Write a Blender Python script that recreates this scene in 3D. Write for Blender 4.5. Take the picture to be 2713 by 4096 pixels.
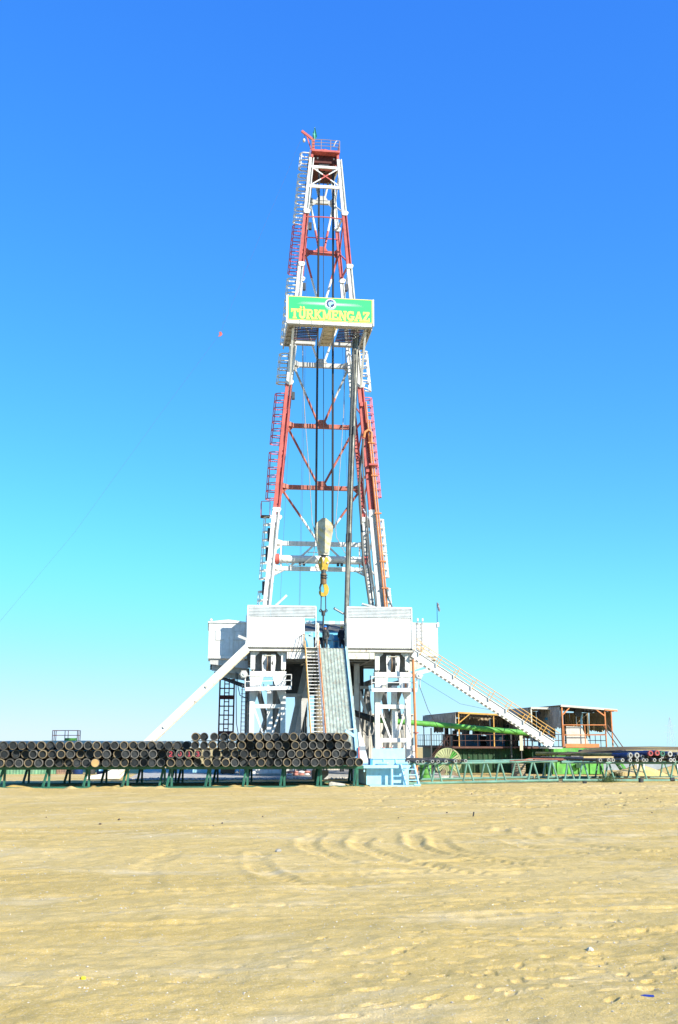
import bpy, math, random
import numpy as np
from mathutils import Vector, Matrix
R = math.radians
random.seed(7)
for o in list(bpy.data.objects): bpy.data.objects.remove(o)
S = bpy.context.scene
C = S.collection

# ------------------------------------------------------------------ camera, world, sun, exposure
cam_d = bpy.data.cameras.new('camera'); cam = bpy.data.objects.new('camera', cam_d); C.objects.link(cam)
cam_d.sensor_fit = 'VERTICAL'; cam_d.sensor_height = 24.0; cam_d.lens = 24.317
cam_d.clip_start = 0.1; cam_d.clip_end = 9000
cam.location = (0, 0, 2.95); cam.rotation_euler = (R(90 + 12.262), 0, R(-7))
S.camera = cam
SUN_EL, SUN_AZ = 29.0, 42.0          # azimuth: degrees to the right of straight behind the viewer
to_sun = Vector((math.sin(R(SUN_AZ)) * math.cos(R(SUN_EL)), -math.cos(R(SUN_AZ)) * math.cos(R(SUN_EL)), math.sin(R(SUN_EL))))
W = bpy.data.worlds.new('World'); S.world = W; W.use_nodes = True
nt = W.node_tree
sky = nt.nodes.new('ShaderNodeTexSky'); sky.sky_type = 'NISHITA'; sky.sun_disc = False
sky.sun_elevation = R(SUN_EL); sky.sun_rotation = R(180 - SUN_AZ)
sky.altitude = 0; sky.air_density = 1.0; sky.dust_density = 0.0; sky.ozone_density = 4.0
bg = nt.nodes['Background']; bg.inputs['Strength'].default_value = 0.13
hsv = nt.nodes.new('ShaderNodeHueSaturation'); hsv.inputs['Saturation'].default_value = 1.25
nt.links.new(sky.outputs[0], hsv.inputs['Color'])
sep = nt.nodes.new('ShaderNodeSeparateColor'); com = nt.nodes.new('ShaderNodeCombineColor'); nt.links.new(hsv.outputs[0], sep.inputs[0])
for i, (g, k) in enumerate(((0.71, 0.645), (0.83, 1.18), (0.25, 3.3))):      # the photograph's film response: flatter, bluer sky in every direction
    pw = nt.nodes.new('ShaderNodeMath'); pw.operation = 'POWER'; pw.inputs[1].default_value = g
    ml = nt.nodes.new('ShaderNodeMath'); ml.operation = 'MULTIPLY'; ml.inputs[1].default_value = k
    nt.links.new(sep.outputs[i], pw.inputs[0]); nt.links.new(pw.outputs[0], ml.inputs[0]); sc = nt.nodes.new('ShaderNodeMath'); sc.operation = 'SMOOTH_MIN'; sc.inputs[1].default_value = (9.0, 4.15, 9.0)[i]; sc.inputs[2].default_value = 1.5
    nt.links.new(ml.outputs[0], sc.inputs[0]); nt.links.new(sc.outputs[0], com.inputs[i])
nt.links.new(com.outputs[0], bg.inputs['Color'])
sun_d = bpy.data.lights.new('sun', 'SUN'); sun = bpy.data.objects.new('sun', sun_d); C.objects.link(sun)
sun_d.energy = 4.9; sun_d.angle = R(0.53); sun_d.color = (1.0, 0.94, 0.82)
sun.rotation_euler = (-to_sun).to_track_quat('-Z', 'Y').to_euler(); sun.location = (30, -30, 60)
S.view_settings.view_transform = 'Standard'; S.view_settings.look = 'None'
S.view_settings.exposure = 0.85; S.view_settings.gamma = 1.0; S.view_settings.use_curve_mapping = False

# ------------------------------------------------------------------ materials
MATS = {}
def M(name, col, rough=0.6, metal=0.0, var=0.14, rust=0.0, rustcol=(0.22, 0.09, 0.035), streak=0.0, bump=0.0, scale=1.6, spec=0.4, dirt=(0.20, 0.17, 0.13)):
    if name in MATS: return MATS[name]
    m = bpy.data.materials.new(name); m.use_nodes = True; t = m.node_tree; N = t.nodes; L = t.links
    b = N['Principled BSDF']; b.inputs['Roughness'].default_value = rough; b.inputs['Metallic'].default_value = metal
    b.inputs['Specular IOR Level'].default_value = spec
    geo = N.new('ShaderNodeNewGeometry')
    n1 = N.new('ShaderNodeTexNoise'); n1.inputs['Scale'].default_value = scale; n1.inputs['Detail'].default_value = 8; n1.inputs['Roughness'].default_value = 0.65
    L.new(geo.outputs['Position'], n1.inputs['Vector'])
    mr = N.new('ShaderNodeMapRange'); mr.inputs['From Min'].default_value = 0.3; mr.inputs['From Max'].default_value = 0.7
    mr.inputs['To Min'].default_value = 1 - var * 1.6; mr.inputs['To Max'].default_value = 1 + var * 0.6
    L.new(n1.outputs['Fac'], mr.inputs['Value'])
    mul = N.new('ShaderNodeMix'); mul.data_type = 'RGBA'; mul.blend_type = 'MULTIPLY'; mul.inputs[0].default_value = 1
    mul.inputs[6].default_value = (*col, 1); L.new(mr.outputs[0], mul.inputs[7]); out = mul.outputs[2]
    if streak > 0:
        mp = N.new('ShaderNodeMapping'); mp.inputs['Scale'].default_value = (5, 5, 0.5); L.new(geo.outputs['Position'], mp.inputs['Vector'])
        n3 = N.new('ShaderNodeTexNoise'); n3.inputs['Scale'].default_value = 1.2; n3.inputs['Detail'].default_value = 6; L.new(mp.outputs[0], n3.inputs['Vector'])
        r3 = N.new('ShaderNodeMapRange'); r3.inputs['From Min'].default_value = 0.52; r3.inputs['From Max'].default_value = 0.72; r3.inputs['To Max'].default_value = streak; L.new(n3.outputs['Fac'], r3.inputs['Value'])
        mx = N.new('ShaderNodeMix'); mx.data_type = 'RGBA'; L.new(r3.outputs[0], mx.inputs[0]); L.new(out, mx.inputs[6]); mx.inputs[7].default_value = (*dirt, 1); out = mx.outputs[2]
    if rust > 0:
        n2 = N.new('ShaderNodeTexNoise'); n2.inputs['Scale'].default_value = scale * 2.7; n2.inputs['Detail'].default_value = 10; n2.inputs['Roughness'].default_value = 0.7
        L.new(geo.outputs['Position'], n2.inputs['Vector'])
        r2 = N.new('ShaderNodeMapRange'); r2.inputs['From Min'].default_value = 0.66 - rust * 0.3; r2.inputs['From Max'].default_value = 0.76 - rust * 0.3; L.new(n2.outputs['Fac'], r2.inputs['Value'])
        mx = N.new('ShaderNodeMix'); mx.data_type = 'RGBA'; L.new(r2.outputs[0], mx.inputs[0]); L.new(out, mx.inputs[6]); mx.inputs[7].default_value = (*rustcol, 1); out = mx.outputs[2]
    L.new(out, b.inputs['Base Color'])
    if bump > 0:
        n4 = N.new('ShaderNodeTexNoise'); n4.inputs['Scale'].default_value = scale * 8; n4.inputs['Detail'].default_value = 6; L.new(geo.outputs['Position'], n4.inputs['Vector'])
        bp = N.new('ShaderNodeBump'); bp.inputs['Strength'].default_value = bump; bp.inputs['Distance'].default_value = 0.03
        L.new(n4.outputs['Fac'], bp.inputs['Height']); L.new(bp.outputs[0], b.inputs['Normal'])
    MATS[name] = m; return m
WHITE = M('white_paint', (0.74, 0.73, 0.69), 0.5, var=0.10, rust=0.16, streak=0.35, bump=0.05)
WHITE2 = M('clean_white_sheet', (0.74, 0.74, 0.72), 0.45, var=0.14, rust=0.16, rustcol=(0.45, 0.33, 0.2), streak=0.55, dirt=(0.45, 0.40, 0.32))
CREAM = M('stained_cream_paint', (0.66, 0.63, 0.52), 0.6, var=0.2, rust=0.3, streak=0.5)
GREYW = M('grey_and_shaded_white', (0.50, 0.50, 0.48), 0.55, var=0.15, rust=0.12, streak=0.3)  # also used as white paint with shade mixed into the colour
RED = M('red_paint', (0.55, 0.115, 0.095), 0.55, var=0.25, rust=0.12, rustcol=(0.30, 0.10, 0.06), streak=0.25, dirt=(0.3, 0.12, 0.09))
DULLRED = M('faded_red_paint', (0.44, 0.135, 0.095), 0.65, var=0.3, rust=0.3, streak=0.3, dirt=(0.35, 0.22, 0.15))
HOOPRED = M('magenta_red_paint', (0.62, 0.13, 0.17), 0.5)
DARKRED = M('dark_red_oxide_and_shade', (0.10, 0.022, 0.018), 0.7, var=0.3, rust=0.2)
STEEL = M('dark_steel', (0.075, 0.078, 0.08), 0.5, 0.4, var=0.3, rust=0.15)
ROPE = M('greased_wire_rope', (0.035, 0.04, 0.045), 0.5, 0.3)
PALEROPE = M('pale_rope', (0.35, 0.33, 0.30), 0.7)
BLACK = M('black_rubber', (0.02, 0.021, 0.022), 0.55)
PIPEGREY = M('worn_drill_pipe', (0.36, 0.35, 0.29), 0.45, 0.3, var=0.4, rust=0.25, rustcol=(0.13, 0.08, 0.05))
CASING = M('casing_black_varnish', (0.022, 0.022, 0.021), 0.42, 0.1, var=0.5, rust=0.16, rustcol=(0.10, 0.075, 0.05), scale=1.1)
PLUG = M('black_plastic_plug', (0.022, 0.026, 0.029), 0.45, spec=0.2, var=0.25, scale=5, rust=0.04, rustcol=(0.3, 0.2, 0.08))
PLUG2 = M('dusty_plastic_plug', (0.04, 0.046, 0.05), 0.55, spec=0.2, var=0.35, scale=6, rust=0.12, rustcol=(0.3, 0.25, 0.18))
RIM1 = M('ochre_coupling', (0.25, 0.195, 0.115), 0.6, var=0.5, rust=0.35, rustcol=(0.10, 0.09, 0.08), scale=3)
RIM2 = M('grey_coupling', (0.18, 0.17, 0.15), 0.5, 0.1, var=0.5, rust=0.4, rustcol=(0.14, 0.12, 0.10), scale=3)
RIM3 = M('dark_coupling', (0.075, 0.072, 0.065), 0.5, 0.1, var=0.4, rust=0.4, rustcol=(0.26, 0.18, 0.09), scale=3)
OCHRE = M('ochre_cap', (0.50, 0.33, 0.13), 0.6, var=0.2)
RPAINT = M('red_spray_paint', (0.55, 0.06, 0.09), 0.7)
RACK = M('teal_green_paint', (0.03, 0.15, 0.10), 0.5, var=0.3, rust=0.18, streak=0.3)
RACK2 = M('pale_sea_green_paint', (0.14, 0.30, 0.225), 0.5, var=0.3, rust=0.2, streak=0.35)
LBLUE = M('light_blue_paint', (0.38, 0.68, 0.82), 0.5, var=0.12, rust=0.1, streak=0.2)
BLUE = M('machine_blue_paint', (0.07, 0.30, 0.50), 0.5, var=0.25, rust=0.12)
NAVY = M('blue_thread_protector', (0.012, 0.045, 0.17), 0.45, var=0.3)
SIGN = M('sign_green', (0.03, 0.50, 0.16), 0.45, var=0.05)
SIGNY = M('sign_yellow', (0.85, 0.78, 0.16), 0.5, var=0.04)
SIGNO = M('sign_orange_edge', (0.80, 0.50, 0.05), 0.5, var=0.04)
SIGNW = M('sign_white', (0.8, 0.82, 0.8), 0.5, var=0.03)
SIGNP = M('sign_pale_green', (0.30, 0.70, 0.42), 0.5, var=0.03)
SIGND = M('sign_navy', (0.03, 0.045, 0.14), 0.5, var=0.03)
SIGNB = M('sign_pale_blue', (0.30, 0.62, 0.85), 0.5, var=0.03)
YELLOW = M('safety_yellow', (0.62, 0.40, 0.04), 0.45, var=0.25, rust=0.2, streak=0.3)
ORANGE = M('orange_paint', (0.62, 0.22, 0.07), 0.5, var=0.2, rust=0.15, rustcol=(0.25, 0.1, 0.05))
AMBER = M('amber_rail_paint', (0.66, 0.36, 0.08), 0.5, var=0.2, rust=0.15)
GREEN = M('bright_green_paint', (0.11, 0.40, 0.06), 0.55, var=0.3, rust=0.2, streak=0.5)
DGREEN = M('dark_green_paint', (0.012, 0.065, 0.018), 0.55, var=0.35, rust=0.15, streak=0.4, dirt=(0.05, 0.06, 0.03))
GREYT = M('grey_tarpaulin', (0.42, 0.39, 0.34), 0.85, var=0.3, streak=0.6, dirt=(0.20, 0.18, 0.16), bump=0.2)
SHEET = M('weathered_grey_sheet', (0.58, 0.54, 0.46), 0.7, var=0.15, streak=0.5, dirt=(0.36, 0.32, 0.26), rust=0.05)
RAMP = M('worn_green_ramp', (0.40, 0.47, 0.39), 0.5, 0.1, var=0.3, rust=0.36, rustcol=(0.33, 0.27, 0.2), streak=0.8, dirt=(0.30, 0.25, 0.18), scale=2.5)
WOOD = M('sawn_timber', (0.36, 0.27, 0.16), 0.8, var=0.35, streak=0.3)
CONC = M('pale_concrete', (0.50, 0.47, 0.40), 0.85, var=0.3, bump=0.4, scale=3)
SKIN = M('skin', (0.42, 0.22, 0.15), 0.6, var=0.05)
CLOTH = M('dark_grey_workwear', (0.055, 0.065, 0.07), 0.9, var=0.25, bump=0.2, scale=6)
TROUS = M('grey_work_trousers', (0.09, 0.09, 0.085), 0.9, var=0.25, scale=6)
NAVYCLOTH = M('navy_workwear', (0.018, 0.022, 0.035), 0.9)
HELM = M('blue_helmet_plastic', (0.02, 0.16, 0.62), 0.3)
HELMY = M('yellow_helmet_plastic', (0.6, 0.42, 0.05), 0.3)
BOOT = M('dusty_boot', (0.10, 0.08, 0.06), 0.8)
GLASS = M('lamp_glass', (0.50, 0.53, 0.50), 0.15, var=0.1, spec=0.8)
FLAGG = M('flag_green', (0.12, 0.46, 0.36), 0.8, var=0.3, scale=6)
GALV = M('galvanised_louvre', (0.62, 0.64, 0.64), 0.45, 0.1, var=0.15, streak=0.2)
SCRUB = M('dry_scrub_green', (0.13, 0.19, 0.07), 0.8, var=0.3)
BRICKBLUE = M('haze_blue_wall', (0.33, 0.37, 0.40), 0.8, var=0.15)

# ------------------------------------------------------------------ mesh builder
class MB:
    def __init__(s): s.v = []; s.f = []
    def add(s, vs, fs):
        n = len(s.v); s.v += [tuple(v) for v in vs]; s.f += [tuple(i + n for i in f) for f in fs]; return s
    def box(s, x0, x1, y0, y1, z0, z1):
        return s.add([(x0,y0,z0),(x1,y0,z0),(x1,y1,z0),(x0,y1,z0),(x0,y0,z1),(x1,y0,z1),(x1,y1,z1),(x0,y1,z1)],
                     [(3,2,1,0),(4,5,6,7),(0,1,5,4),(1,2,6,5),(2,3,7,6),(3,0,4,7)])
    def beam(s, p, q, w, h, up=(0,0,1), w2=None, h2=None):
        p = Vector(p); q = Vector(q); d = (q - p).normalized(); up = Vector(up)
        if abs(d.dot(up)) > 0.99: up = Vector((0,1,0)) if abs(d.y) < 0.9 else Vector((1,0,0))
        a = d.cross(up).normalized(); b = a.cross(d).normalized()
        w2 = w if w2 is None else w2; h2 = h if h2 is None else h2; vs = []
        for c, ww, hh in ((p, w, h), (q, w2, h2)):
            for sx, sy in ((-1,-1),(1,-1),(1,1),(-1,1)): vs.append(c + a * (sx*ww/2) + b * (sy*hh/2))
        return s.add(vs, [(0,1,2,3),(7,6,5,4),(0,4,5,1),(1,5,6,2),(2,6,7,3),(3,7,4,0)])
    def ibeam(s, p, q, w, h, up=(0,0,1), t=0.04):
        p = Vector(p); q = Vector(q); d = (q-p).normalized(); u = Vector(up)
        a = d.cross(u).normalized(); b = a.cross(d).normalized(); o = b*(h/2 - t/2)
        s.beam(p+o, q+o, w, t, up); s.beam(p-o, q-o, w, t, up); return s.beam(p, q, t, h-2*t, up)
    def tube(s, pts, r, n=8, caps=True):
        P = [Vector(p) for p in pts]; rs = r if isinstance(r, (list, tuple)) else [r]*len(P)
        d = (P[1]-P[0]).normalized(); up = Vector((0,0,1)) if abs(d.z) < 0.9 else Vector((0,1,0))
        a = d.cross(up).normalized(); vs = []; fs = []
        for i, p in enumerate(P):
            d = ((P[min(i+1,len(P)-1)]-P[max(i-1,0)])).normalized()
            a = (a - d*a.dot(d)).normalized(); b = d.cross(a)
            for k in range(n):
                t = 2*math.pi*k/n; vs.append(p + (a*math.cos(t) + b*math.sin(t))*rs[i])
        for i in range(len(P)-1):
            for k in range(n): k2 = (k+1) % n; fs.append((i*n+k, i*n+k2, (i+1)*n+k2, (i+1)*n+k))
        if caps: fs.append(tuple(range(n))[::-1]); fs.append(tuple((len(P)-1)*n+k for k in range(n)))
        return s.add(vs, fs)
    def ringpipe(s, p, q, ro, ri, n=20):      # hollow pipe
        p = Vector(p); q = Vector(q); d = (q-p).normalized(); up = Vector((0,0,1)) if abs(d.z) < 0.9 else Vector((0,1,0))
        a = d.cross(up).normalized(); b = d.cross(a); vs = []; fs = []
        for c, r in ((p,ro),(q,ro),(q,ri),(p,ri)):
            for k in range(n): t = 2*math.pi*k/n; vs.append(c + (a*math.cos(t)+b*math.sin(t))*r)
        for j in range(4):
            for k in range(n): k2 = (k+1)%n; j2 = (j+1)%4; fs.append((j*n+k, j*n+k2, j2*n+k2, j2*n+k))
        return s.add(vs, fs)
    def prism(s, pts, off):                   # planar polygon extruded by off
        P = [Vector(p) for p in pts]; o = Vector(off); n = len(P)
        fs = [tuple(range(n)), tuple(range(n, 2*n))[::-1]] + [(i, n+i, n+(i+1)%n, (i+1)%n) for i in range(n)]
        return s.add(P + [p+o for p in P], fs)
    def corr(s, o, u, v, nrm, per=0.16, amp=0.025, thick=0.012):   # corrugated sheet; ribs run along v
        o = Vector(o); u = Vector(u); v = Vector(v); nn = Vector(nrm).normalized(); Lu = u.length; k = max(1, round(Lu/per)); pr = []
        for i in range(k):
            for f, a in ((0,0),(0.35,0),(0.5,1),(0.85,1)): pr.append(((i+f)/k, a))
        pr.append((1, 0)); vs = []; fs = []; m = len(pr)
        for th in (0, -thick):
            for w in (0, 1):
                for f, a in pr: vs.append(o + u*f + v*w + nn*(a*amp + th))
        for i in range(m-1):
            fs.append((i, i+1, m+i+1, m+i)); fs.append((2*m+i, 3*m+i, 3*m+i+1, 2*m+i+1))
            fs.append((i, 2*m+i, 2*m+i+1, i+1)); fs.append((m+i, m+i+1, 3*m+i+1, 3*m+i))
        return s.add(vs, fs)
    def cyl(s, p, q, r, n=16): return s.tube([p, q], r, n)
    def sphere(s, c, r, nu=12, nv=7, sz=1.0, v0=0.0):
        vs = []; fs = []
        for j in range(nv+1):
            t = v0 + (math.pi - v0)*j/nv - math.pi/2 if v0 == 0 else -math.pi/2 + v0 + (math.pi - v0)*j/nv
            for i in range(nu):
                p = 2*math.pi*i/nu; vs.append((c[0]+r*math.cos(t)*math.cos(p), c[1]+r*math.cos(t)*math.sin(p), c[2]+r*sz*math.sin(t)))
        for j in range(nv):
            for i in range(nu): i2 = (i+1)%nu; fs.append((j*nu+i, j*nu+i2, (j+1)*nu+i2, (j+1)*nu+i))
        return s.add(vs, fs)
    def mesh(s, name, mat, smooth=False, org=(0,0,0)):
        me = bpy.data.meshes.new(name); ox, oy, oz = org
        me.from_pydata([(x-ox, y-oy, z-oz) for x, y, z in s.v], [], s.f)
        for m in (mat if isinstance(mat, (list, tuple)) else [mat]): me.materials.append(m)
        if smooth: me.polygons.foreach_set('use_smooth', [True]*len(me.polygons)); me.set_sharp_from_angle(angle=R(42))
        me.update(); return me
    def build(s, name, mat, parent=None, smooth=False, org=None):
        if parent is not None: og = parent['_o']
        elif org is not None: og = org
        else:
            xs, ys, zs = zip(*s.v); og = ((min(xs)+max(xs))/2, (min(ys)+max(ys))/2, min(zs))
        o = bpy.data.objects.new(name, s.mesh(name, mat, smooth, og)); C.objects.link(o)
        if parent is None: o.location = og
        else: o.parent = parent
        o['_o'] = list(og); return o
def inst(mesh, name, parent, loc=(0,0,0), rot=(0,0,0), scale=(1,1,1)):   # loc in world axes relative to parent's origin
    o = bpy.data.objects.new(name, mesh); C.objects.link(o); o.parent = parent; o.location = loc; o.rotation_euler = rot; o.scale = scale
    o['_o'] = list(parent['_o']) if parent is not None and '_o' in parent else [0,0,0]; return o
def thing(name, loc, label, cat, group=None, rz=0):
    o = bpy.data.objects.new(name, None); C.objects.link(o); o.location = loc; o.rotation_euler = (0,0,rz); o.empty_display_size = 0.3
    o['_o'] = list(loc); return tag(o, label, cat, group)
def tag(o, label, cat, group=None):
    o['label'] = label; o['category'] = cat
    if group: o['group'] = group
    return o
def struct(o): o['kind'] = 'structure'; return o
def stuff(o): o['kind'] = 'stuff'; return o
def BOX(*a): return MB().box(*a)
def TUBE(p, r, n=8): return MB().tube(p, r, n)
def BEAM(p, q, w, h, up=(0,0,1), **k): return MB().beam(p, q, w, h, up, **k)

# ------------------------------------------------------------------ sand
def vnoise(x, y, seed):
    xi = np.floor(x).astype(np.int64); yi = np.floor(y).astype(np.int64); fx = x - xi; fy = y - yi
    fx = fx*fx*(3-2*fx); fy = fy*fy*(3-2*fy)
    def h(a, b):
        n = (a*374761393 + b*668265263 + seed*982451653) & 0x7fffffff
        n = ((n ^ (n >> 13)) * 1274126177) & 0x7fffffff
        return ((n ^ (n >> 16)) & 0xffff) / 65535.0
    return (h(xi,yi)*(1-fx)+h(xi+1,yi)*fx)*(1-fy) + (h(xi,yi+1)*(1-fx)+h(xi+1,yi+1)*fx)*fy - 0.5
def fbm(x, y, seed, o=4):
    s = 0; a = 1
    for k in range(o): s = s + a*vnoise(x, y, seed+k); x = x*2.03+7.1; y = y*2.03+3.7; a *= 0.5
    return s
def sstep(t, a, b): t = np.clip((t-a)/(b-a), 0, 1); return t*t*(3-2*t)
def terrain_base(x, y):
    z = 0.010*np.clip(x-13, 0, 22)*sstep(y, 52, 66)*(1-sstep(y, 74, 80))
    far = np.clip(np.hypot(x-9, y-85)-75, 0, None)
    return z - 42*(1-np.exp(-far/650.0))
rngF = random.Random(3)
RUTS = []     # (kind, params, depth, width)
for y0, sl, bow, d in ((35.6,0.012,0.5,0.028),(37.8,0.03,0.2,0.02),(21.0,-0.03,0.5,0.03),
                       (17.6,0.012,0.3,0.036),(23.6,0.07,0.5,0.028),(25.2,0.05,0.5,0.03),(13.6,0.10,0.2,0.03)):
    RUTS.append(('line', (y0, sl, bow), d, 0.20 if y0 < 30 else 0.3))
for cx, cy, rad, a0, a1, d in ((12.3,29.8,9.5,152,205,0.022),(12.9,29.6,8.6,155,222,0.030),(13.6,30.2,7.6,146,218,0.034),(13.9,30.3,7.2,150,212,0.028),(14.8,31.3,6.0,140,220,0.024),(15.6,31.9,4.9,142,206,0.02),(9.3,26.2,8.1,158,205,0.028),(8.0,25.0,9.4,160,198,0.018),(19,33,9,175,235,0.02)):
    RUTS.append(('arc', (cx, cy, rad, a0, a1), d, 0.30))
PRINTS = []
def walk(x, y, ang, n, step=0.42, ln=0.29, wd=0.14, dp=0.026):
    for i in range(n):
        s = 0.12 if i % 2 else -0.12
        PRINTS.append((x + math.cos(ang)*i*step - math.sin(ang)*s + rngF.gauss(0,.05), y + math.sin(ang)*i*step + math.cos(ang)*s + rngF.gauss(0,.05), ang + rngF.gauss(0,.2), ln*rngF.uniform(.8,1.2), wd*rngF.uniform(.8,1.2), dp*rngF.uniform(.6,1.3)))
for w in ((1.2,15.6,0.12,14),(1.0,14.9,0.05,12),(2.0,13.6,0.35,10),(2.2,14.3,-0.1,12),(4.3,13.4,0.3,9),(4.6,12.6,0.6,7),(5.0,14.6,0.1,8),(-2.8,14.2,0.1,8),(5.8,16.6,0.25,9),(3.2,16.9,0.2,10),(0.2,19.8,0.05,14),(3.6,19.4,0.1,14),(2.0,22.8,-0.1,12),(7.5,22.0,0.4,10),(1.0,28,0.0,10),(10.5,27.5,0.3,12),(3.5,13.0,1.2,6),(1.6,12.6,0.2,8)): walk(*w)
for i in range(90):
    t = rngF.random()**1.4; y = 12.3 + t*34; x = y*0.123 + rngF.uniform(-0.35,0.36)*y
    PRINTS.append((x, y, rngF.uniform(-.5,.7), rngF.uniform(.15,.4), rngF.uniform(.10,.2), rngF.uniform(.01,.03)))
for i in range(520):     # trampled sand in front of the right-hand racks
    y = rngF.uniform(44,66); x = y*0.123 + rngF.uniform(0.02,0.36)*y
    PRINTS.append((x, y, rngF.uniform(-.6,.9), rngF.uniform(.3,.7), rngF.uniform(.2,.4), rngF.uniform(.035,.07)))
def make_ground():
    ys = list(np.linspace(-70, 8, 14)[:-1]); y = 8.0
    while y < 11.2: ys.append(y); y += 0.25
    while y < 68: ys.append(y); y *= 1.0026
    while y < 110: ys.append(y); y *= 1.012
    while y < 5200: ys.append(y); y *= 1.09
    ys = np.array(ys); nin, nout = 820, 26
    ui = np.linspace(-1, 1, nin); uo = np.linspace(0, 1, nout+1)[1:]**2.2
    X = []; 
    for y in ys:
        yy = max(y, 9.0); c = 0.123*yy; w = 0.40*yy + 0.8; out = 1.3*yy + 80
        X.append(np.concatenate([(c - w - uo*out)[::-1], c + ui*w, c + w + uo*out]))
    X = np.array(X); Y = np.repeat(ys[:,None], X.shape[1], 1)
    Z = terrain_base(X, Y)
    near = (1-sstep(Y, 62, 66)); nv = sstep(Y, 4, 11)
    Z += near*nv*(0.20*fbm(X*0.09, Y*0.10, 11, 3) + 0.105*fbm(X*0.33, Y*0.42, 5, 4) + 0.026*fbm(X*1.5, Y*1.9, 21, 3) + 0.016*fbm(X*4.5, Y*5.5, 31, 4))
    Z += (1-near)*0.05*fbm(X*0.25, Y*0.25, 9, 3)*sstep(Y,64,67)
    Z += near*nv*0.045*(0.5-np.abs(fbm(X*0.9, Y*1.25, 81, 4)))*sstep(fbm(X*.2, Y*.26, 82, 2), -.25, .35)
    # wind ripples across ruts
    rip = np.sin((Y*1.0 + X*0.25)*9 + 3*fbm(X*.5, Y*.5, 77, 3)) * np.clip(fbm(X*.22, Y*.3, 55, 2)*2.2, 0, 1)
    Z += near*nv*0.010*rip
    for kind, p, d, w in RUTS:
        for off in (-0.95, 0.95) if kind == 'line' else (0.0,):
            if kind == 'line':
                y0, sl, bow = p
                q = Y - (y0 + off + sl*(X-4) + bow*np.sin((X-4)*0.17) + 0.12*fbm(X*0.4, X*0+y0, 91, 2)); along = X; env = np.clip(1.7*fbm(X*.22, Y*.1+y0, 17, 3)+.55, 0.05, 1.2)
            else:
                cx, cy, rad, a0, a1 = p
                q = np.hypot(X-cx, (Y-cy)) - rad - off; an = np.degrees(np.arctan2(Y-cy, X-cx)) % 360; along = an*rad*0.0175
                env = sstep(an, a0-12, a0+14)*(1-sstep(an, a1-14, a1+14))*np.clip(1.0+2.4*fbm(X*.8+rad, Y*.55, 61, 3), 0.0, 1.9); q = q + 0.25*fbm(X*.7, Y*.7, 63, 2)
            t = q/w; prof = -np.exp(-(t*1.25)**4) + 0.75*np.exp(-((np.abs(t)-1.35)/0.42)**2)
            tread = 0.35*np.exp(-(t*1.2)**4)*np.sin(along*2*math.pi/0.34 + np.abs(t)*2.2)
            Z += 0.95*d*env*near*(prof + tread*(Y < 40))
    flat = (Y, X)
    for (px, py, an, ln, wd, dp) in PRINTS:
        r0 = np.searchsorted(ys, py-0.9); r1 = np.searchsorted(ys, py+0.9)
        if r1 <= r0: continue
        xs = X[(r0+r1)//2]; c0 = np.searchsorted(xs, px-0.9); c1 = np.searchsorted(xs, px+0.9)
        dx = X[r0:r1,c0:c1]-px; dy = Y[r0:r1,c0:c1]-py; ca, sa = math.cos(an), math.sin(an)
        e = np.sqrt(((dx*ca+dy*sa)/(ln/2))**2 + ((-dx*sa+dy*ca)/(wd/2))**2)
        e = e*(1+0.5*fbm(dx*9+px, dy*9+py, 71, 2)); Z[r0:r1,c0:c1] += -dp*(1-sstep(e, .55, 1.02)) + 0.4*dp*np.exp(-((e-1.2)/0.22)**2)*np.clip(.5+fbm(dx*5+py, dy*5, 72, 2)*1.6, 0, 1.3)
    # small drifts against the feet of the pipe racks
    for k in range(70):
        px = rngF.uniform(-13, 9); py = rngF.uniform(64.2, 66.6); h = rngF.uniform(.03,.11); sx = rngF.uniform(.2,.6)
        Z += h*np.exp(-((X-px)/sx)**2 - ((Y-py)/0.3)**2)*(np.abs(Y-py) < 1.2)
    nr, nc = X.shape; me = bpy.data.meshes.new('sand_ground')
    me.vertices.add(nr*nc); me.vertices.foreach_set('co', np.stack([X, Y, Z], -1).astype(np.float32).ravel())
    i = np.arange((nr-1)*(nc-1)); r = i//(nc-1); c = i % (nc-1); a = r*nc+c
    q = np.stack([a, a+1, a+nc+1, a+nc], -1).astype(np.int32).ravel(); n = len(i)
    me.loops.add(4*n); me.loops.foreach_set('vertex_index', q)
    me.polygons.add(n); me.polygons.foreach_set('loop_start', np.arange(n, dtype=np.int32)*4); me.polygons.foreach_set('use_smooth', np.ones(n, dtype=bool))
    me.update(calc_edges=True); me.validate()
    o = bpy.data.objects.new('sand_ground', me); C.objects.link(o); struct(o)
    m = bpy.data.materials.new('desert_sand'); m.use_nodes = True; t = m.node_tree; N = t.nodes; L = t.links; b = N['Principled BSDF']
    b.inputs['Roughness'].default_value = 0.95; b.inputs['Specular IOR Level'].default_value = 0.1
    geo = N.new('ShaderNodeNewGeometry')
    def noise(sc, det=6, ro=0.6, vec=None, st=None):
        n_ = N.new('ShaderNodeTexNoise'); n_.inputs['Scale'].default_value = sc; n_.inputs['Detail'].default_value = det; n_.inputs['Roughness'].default_value = ro
        if st: mp = N.new('ShaderNodeMapping'); mp.inputs['Scale'].default_value = st; L.new(geo.outputs['Position'], mp.inputs['Vector']); L.new(mp.outputs[0], n_.inputs['Vector'])
        else: L.new(geo.outputs['Position'], n_.inputs['Vector'])
        return n_.outputs['Fac']
    def ramp(f, stops):
        r_ = N.new('ShaderNodeValToRGB'); L.new(f, r_.inputs[0]); e = r_.color_ramp.elements
        e[0].position, e[0].color = stops[0][0], (*stops[0][1], 1); e[1].position, e[1].color = stops[-1][0], (*stops[-1][1], 1)
        for p_, c_ in stops[1:-1]: k_ = e.new(p_); k_.color = (*c_, 1)
        return r_.outputs[0]
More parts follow.
